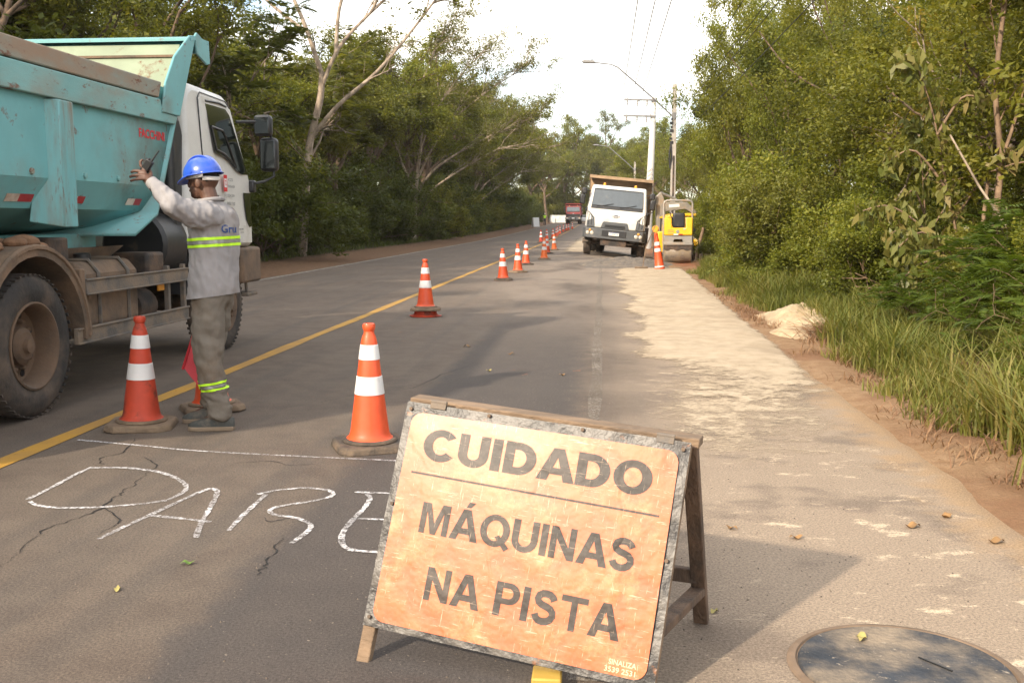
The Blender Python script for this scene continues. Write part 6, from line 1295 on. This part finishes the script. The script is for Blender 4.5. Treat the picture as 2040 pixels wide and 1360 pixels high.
def onback(u, v_):
    o_ = org + rt_ * u + Vector((0, 0, v_)) - dirp * .2; h = bvh.ray_cast(o_, dirp)
    return (h[0] - dirp * .004) if h[0] is not None else o_ + dirp * .28
for txt, bx, mt in (('Gru', (-.03, .075, -.03, .025), 'print_blue'), ('pavimento', (-.025, .075, -.06, -.047), 'print_grey')): mesh_obj('back_lettering', text_mesh(txt, bx, onback, .02), mt, sh)
mb = MB(); P = [TW(.036 + .074 * math.cos(a), .09 * math.sin(a), 1.545 + .012 * math.cos(a)) for a in np.linspace(0, 2 * math.pi, 25)]; mb.tube(P, .014, 8, cap=False); mb.build('collar', 'shirt_grey', sh)
mb = MB(); mb.tube([wl, wl + (WRL - ELL).normalized() * .05], [.044, .041], 16); mb.build('cuff', 'shirt_grey', sh)
mb = MB(); mb.tube([WRR + (ELR - WRR).normalized() * .06, WRR], [.046, .042], 16); mb.build('cuff', 'shirt_grey', sh)
# boots
for (hx, hy, tx, ty) in ((.185, -.115, -.115, -.165), (.015, .165, -.265, .09)):
    d = Vector((tx - hx, ty - hy, 0)); L_ = d.length; d.normalize(); s_ = Vector((-d.y, d.x, 0)); c0 = Vector((hx, hy, 0))
    secs = [(0.0, .030, .085), (.03, .040, .105), (.09, .043, .12), (.14, .042, .105), (.19, .046, .082), (.235, .048, .072), (.275, .040, .06), (.300, .018, .045)]
    b = MB(); n = 14; V = []
    for u, w, h in secs:
        for k in range(n):
            a = math.pi * k / (n - 1); V.append(c0 + d * (u * L_ / .30) + s_ * (math.cos(a) * w) + Vector((0, 0, .022 + (h - .022) * max(0., math.sin(a)) ** .75)))
    m_ = len(secs); b.add(V, [(i * n + k, i * n + k + 1, (i + 1) * n + k + 1, (i + 1) * n + k) for i in range(m_ - 1) for k in range(n - 1)] + [tuple(range(n)), tuple((m_ - 1) * n + k for k in range(n))[::-1]])
    bo = b.build('boot', 'boot', wk, smooth=60)
    so = MB(); oul = [(u, w + .006) for u, w, h in secs]; P = [(u * L_ / .30, w) for u, w in oul] + [(u * L_ / .30, -w) for u, w in oul[::-1]]
    so.prism(P, lambda a, c, z, c0=c0, d=d, s_=s_: tuple(c0 + d * a + s_ * c + Vector((0, 0, z))), .0, .030); so.build('sole', 'boot_sole', bo, bevel=.006)
# helmet
hp = empty('helmet', (0, 0, 0)); hp.parent = wk; hp.location = H(.0, 0, .045); hp.rotation_euler = (0, R(-9), R(-14))
mb = MB(); nu, nv = 36, 12; V = []
for j in range(nv + 1):
    th = (math.pi / 2) * j / nv
    for i in range(nu):
        ph_ = 2 * math.pi * i / nu; x, y = math.cos(ph_), math.sin(ph_); rz = .118 + .007 * math.exp(-(y * math.sin(th) / .16) ** 2) ** 1; V.append((.136 * math.sin(th) * x, .113 * math.sin(th) * y, rz * math.cos(th) + .004))
mb.add(V, [(j * nu + i, (j + 1) * nu + i, (j + 1) * nu + (i + 1) % nu, j * nu + (i + 1) % nu) for j in range(nv) for i in range(nu)]); he = mb.build('shell', 'helmet_blue', hp, smooth=60)
mb = MB(); P0 = []; 
def brim(u, w):
    a = 2 * math.pi * u; fr = max(0., -math.cos(a)); ext = .014 + .045 * fr ** 1.5; x, y = math.cos(a), math.sin(a)
    return ((.134 + ext * w) * x, (.111 + (.012 + .012 * fr) * w) * y, .006 - .010 * w - .030 * w * fr ** 2)
mb.grid(brim, 48, 3); bo = mb.build('brim', 'helmet_blue', hp, smooth=60); so = bo.modifiers.new('s', 'SOLIDIFY'); so.thickness = .005
for y in (-.028, .028): mb = MB(); mb.tube([(.118 * math.cos(a), y, .008 + .118 * math.sin(a)) for a in np.linspace(.25, 2.9, 16)], .006, 6); mb.build('ridge', 'helmet_blue', hp)
mb = MB(); mb.grid(lambda u, w: ((.112 + .002 * w) * math.cos(1.1 - 2.2 * u + 0.0) + .0, .092 * math.sin(1.1 - 2.2 * u) * 1.02, -.045 + .026 * w - .012 * math.cos(3.0 * (u - .5))), 24, 3); so_ = mb.build('headband', 'strap_white', hp, smooth=60); s2 = so_.modifiers.new('s', 'SOLIDIFY'); s2.thickness = .006
for s in (-1, 1): mb = MB(); mb.add([(.065, s * .098, -.030), (-.075, s * .085, -.022), (-.070, s * .09, .004), (.072, s * .104, .006)], [(0, 1, 2, 3)]); sx = mb.build('strap', 'strap_white', hp); s2 = sx.modifiers.new('s', 'SOLIDIFY'); s2.thickness = .005
tag(wk, 'worker in blue hard hat and grey hi-vis striped uniform, left arm raised', 'person')
# radio in the raised hand
rd = empty('handheld_radio', wk.location + Vector((-.285, -.274, 1.755)), (R(8), R(38), 0)); mb = MB(); mb.box((0, 0, 0), (.050, .034, .11)); mb.build('case', 'radio_black', rd, bevel=.006)
mb = MB(); mb.tube([(.008, 0, .045), (.010, 0, .075), (.014, 0, .145)], [.008, .006, .004], 8); mb.build('antenna', 'radio_black', rd); mb = MB(); mb.lathe([(.007, 0), (.007, .014), (0, .015)], 10, (-.010, 0, .05)); mb.build('knob', 'radio_black', rd)
tag(rd, 'black two-way radio with antenna held in the worker raised hand', 'radio')
# flag in the lowered hand
fl = empty('hand_flag', wk.location + ph); A = Vector((.0, 0, .03)); B = Vector((-.29, .23, .376)) - ph; B = Vector((-.292, .20, .378)) - ph; mb = MB(); mb.tube([A, A.lerp(B, 1.03)], .010, 8); mb.build('stick', 'flag_pole', fl)
def cloth(u, w):
    s_ = A.lerp(B, .30 + .70 * u); hang = Vector((.035 + .06 * w, -.02 * math.sin(w * 5), -.30 * (.55 + .45 * u) - .0)); q = s_ + hang * w + Vector((.11 * w * u, .03 * math.sin(u * 9 + w * 3) * w, .10 * w * u)); return q
mb = MB(); mb.grid(cloth, 14, 14); co_ = mb.build('cloth', 'flag_red', fl, smooth=60); tag(fl, 'red signal flag hanging from the worker lowered hand', 'flag')
# far worker in a lime vest
fw_ = empty('person', (-8.25, 146, float(gh(-8.2, 146))), (0, 0, R(20)))
b = MB(); b.ell((0, 0, 1.60), (.085, .075, .115)); caps(b, [(0, 0, 1.38), (0, 0, 1.52)], [.06, .055]); b.ell((0, 0, 1.2), (.15, .10, .24)); b.ell((0, 0, .95), (.15, .11, .12))
for s in (-1, 1): caps(b, [(s * .18, 0, 1.38), (s * .23, .02, 1.10), (s * .22, -.06, .86), (s * .22, -.08, .78)], [.055, .045, .034, .03], 8); caps(b, [(s * .09, 0, .92), (s * .10, -.01, .48), (s * .11, .02, .07), (s * .12, -.1, .04)], [.085, .06, .045, .04], 8)
mesh_obj('body', remeshed(b, 'body', .016, 3), 'skin_dark', fw_)
b = MB(); b.ell((0, 0, 1.2), (.185, .13, .27)); 
for s in (-1, 1): caps(b, [(s * .17, 0, 1.36), (s * .19, 0, 1.33)], [.075, .07], 8)
mesh_obj('vest', remeshed(b, 'vest', .016, 3), 'vest_lime', fw_)
b = MB(); b.ell((0, 0, .93), (.175, .13, .12))
for s in (-1, 1): caps(b, [(s * .09, 0, .9), (s * .10, -.01, .48), (s * .11, .02, .10)], [.10, .078, .07], 8)
mesh_obj('trousers', remeshed(b, 'trousers', .016, 3), 'navy_cloth', fw_)
b = MB(); b.lathe([(.0, .13), (.06, .12), (.10, .07), (.115, .0), (.14, -.01)], 20, (0, 0, 1.62)); b.build('helmet', 'white_reflect', fw_)
tag(fw_, 'distant person in a lime vest at the left roadside', 'person')
# ------------------------------------------------------------------ warm haze in the air over the road
m, nt, out = newmat('haze_air')
pv = nd(nt, 'VolumePrincipled', Color=(.95, .90, .80), Density=.00035, Anisotropy=.35); nt.links.new(pv.outputs[0], out.inputs['Volume'])
mb = MB(); mb.box((0, 120, 14), (420, 560, 34)); hz = mb.build('haze', 'haze_air', None, smooth=None); tag(hz, 'thin pale haze in the air along the road', 'haze', kind='stuff')
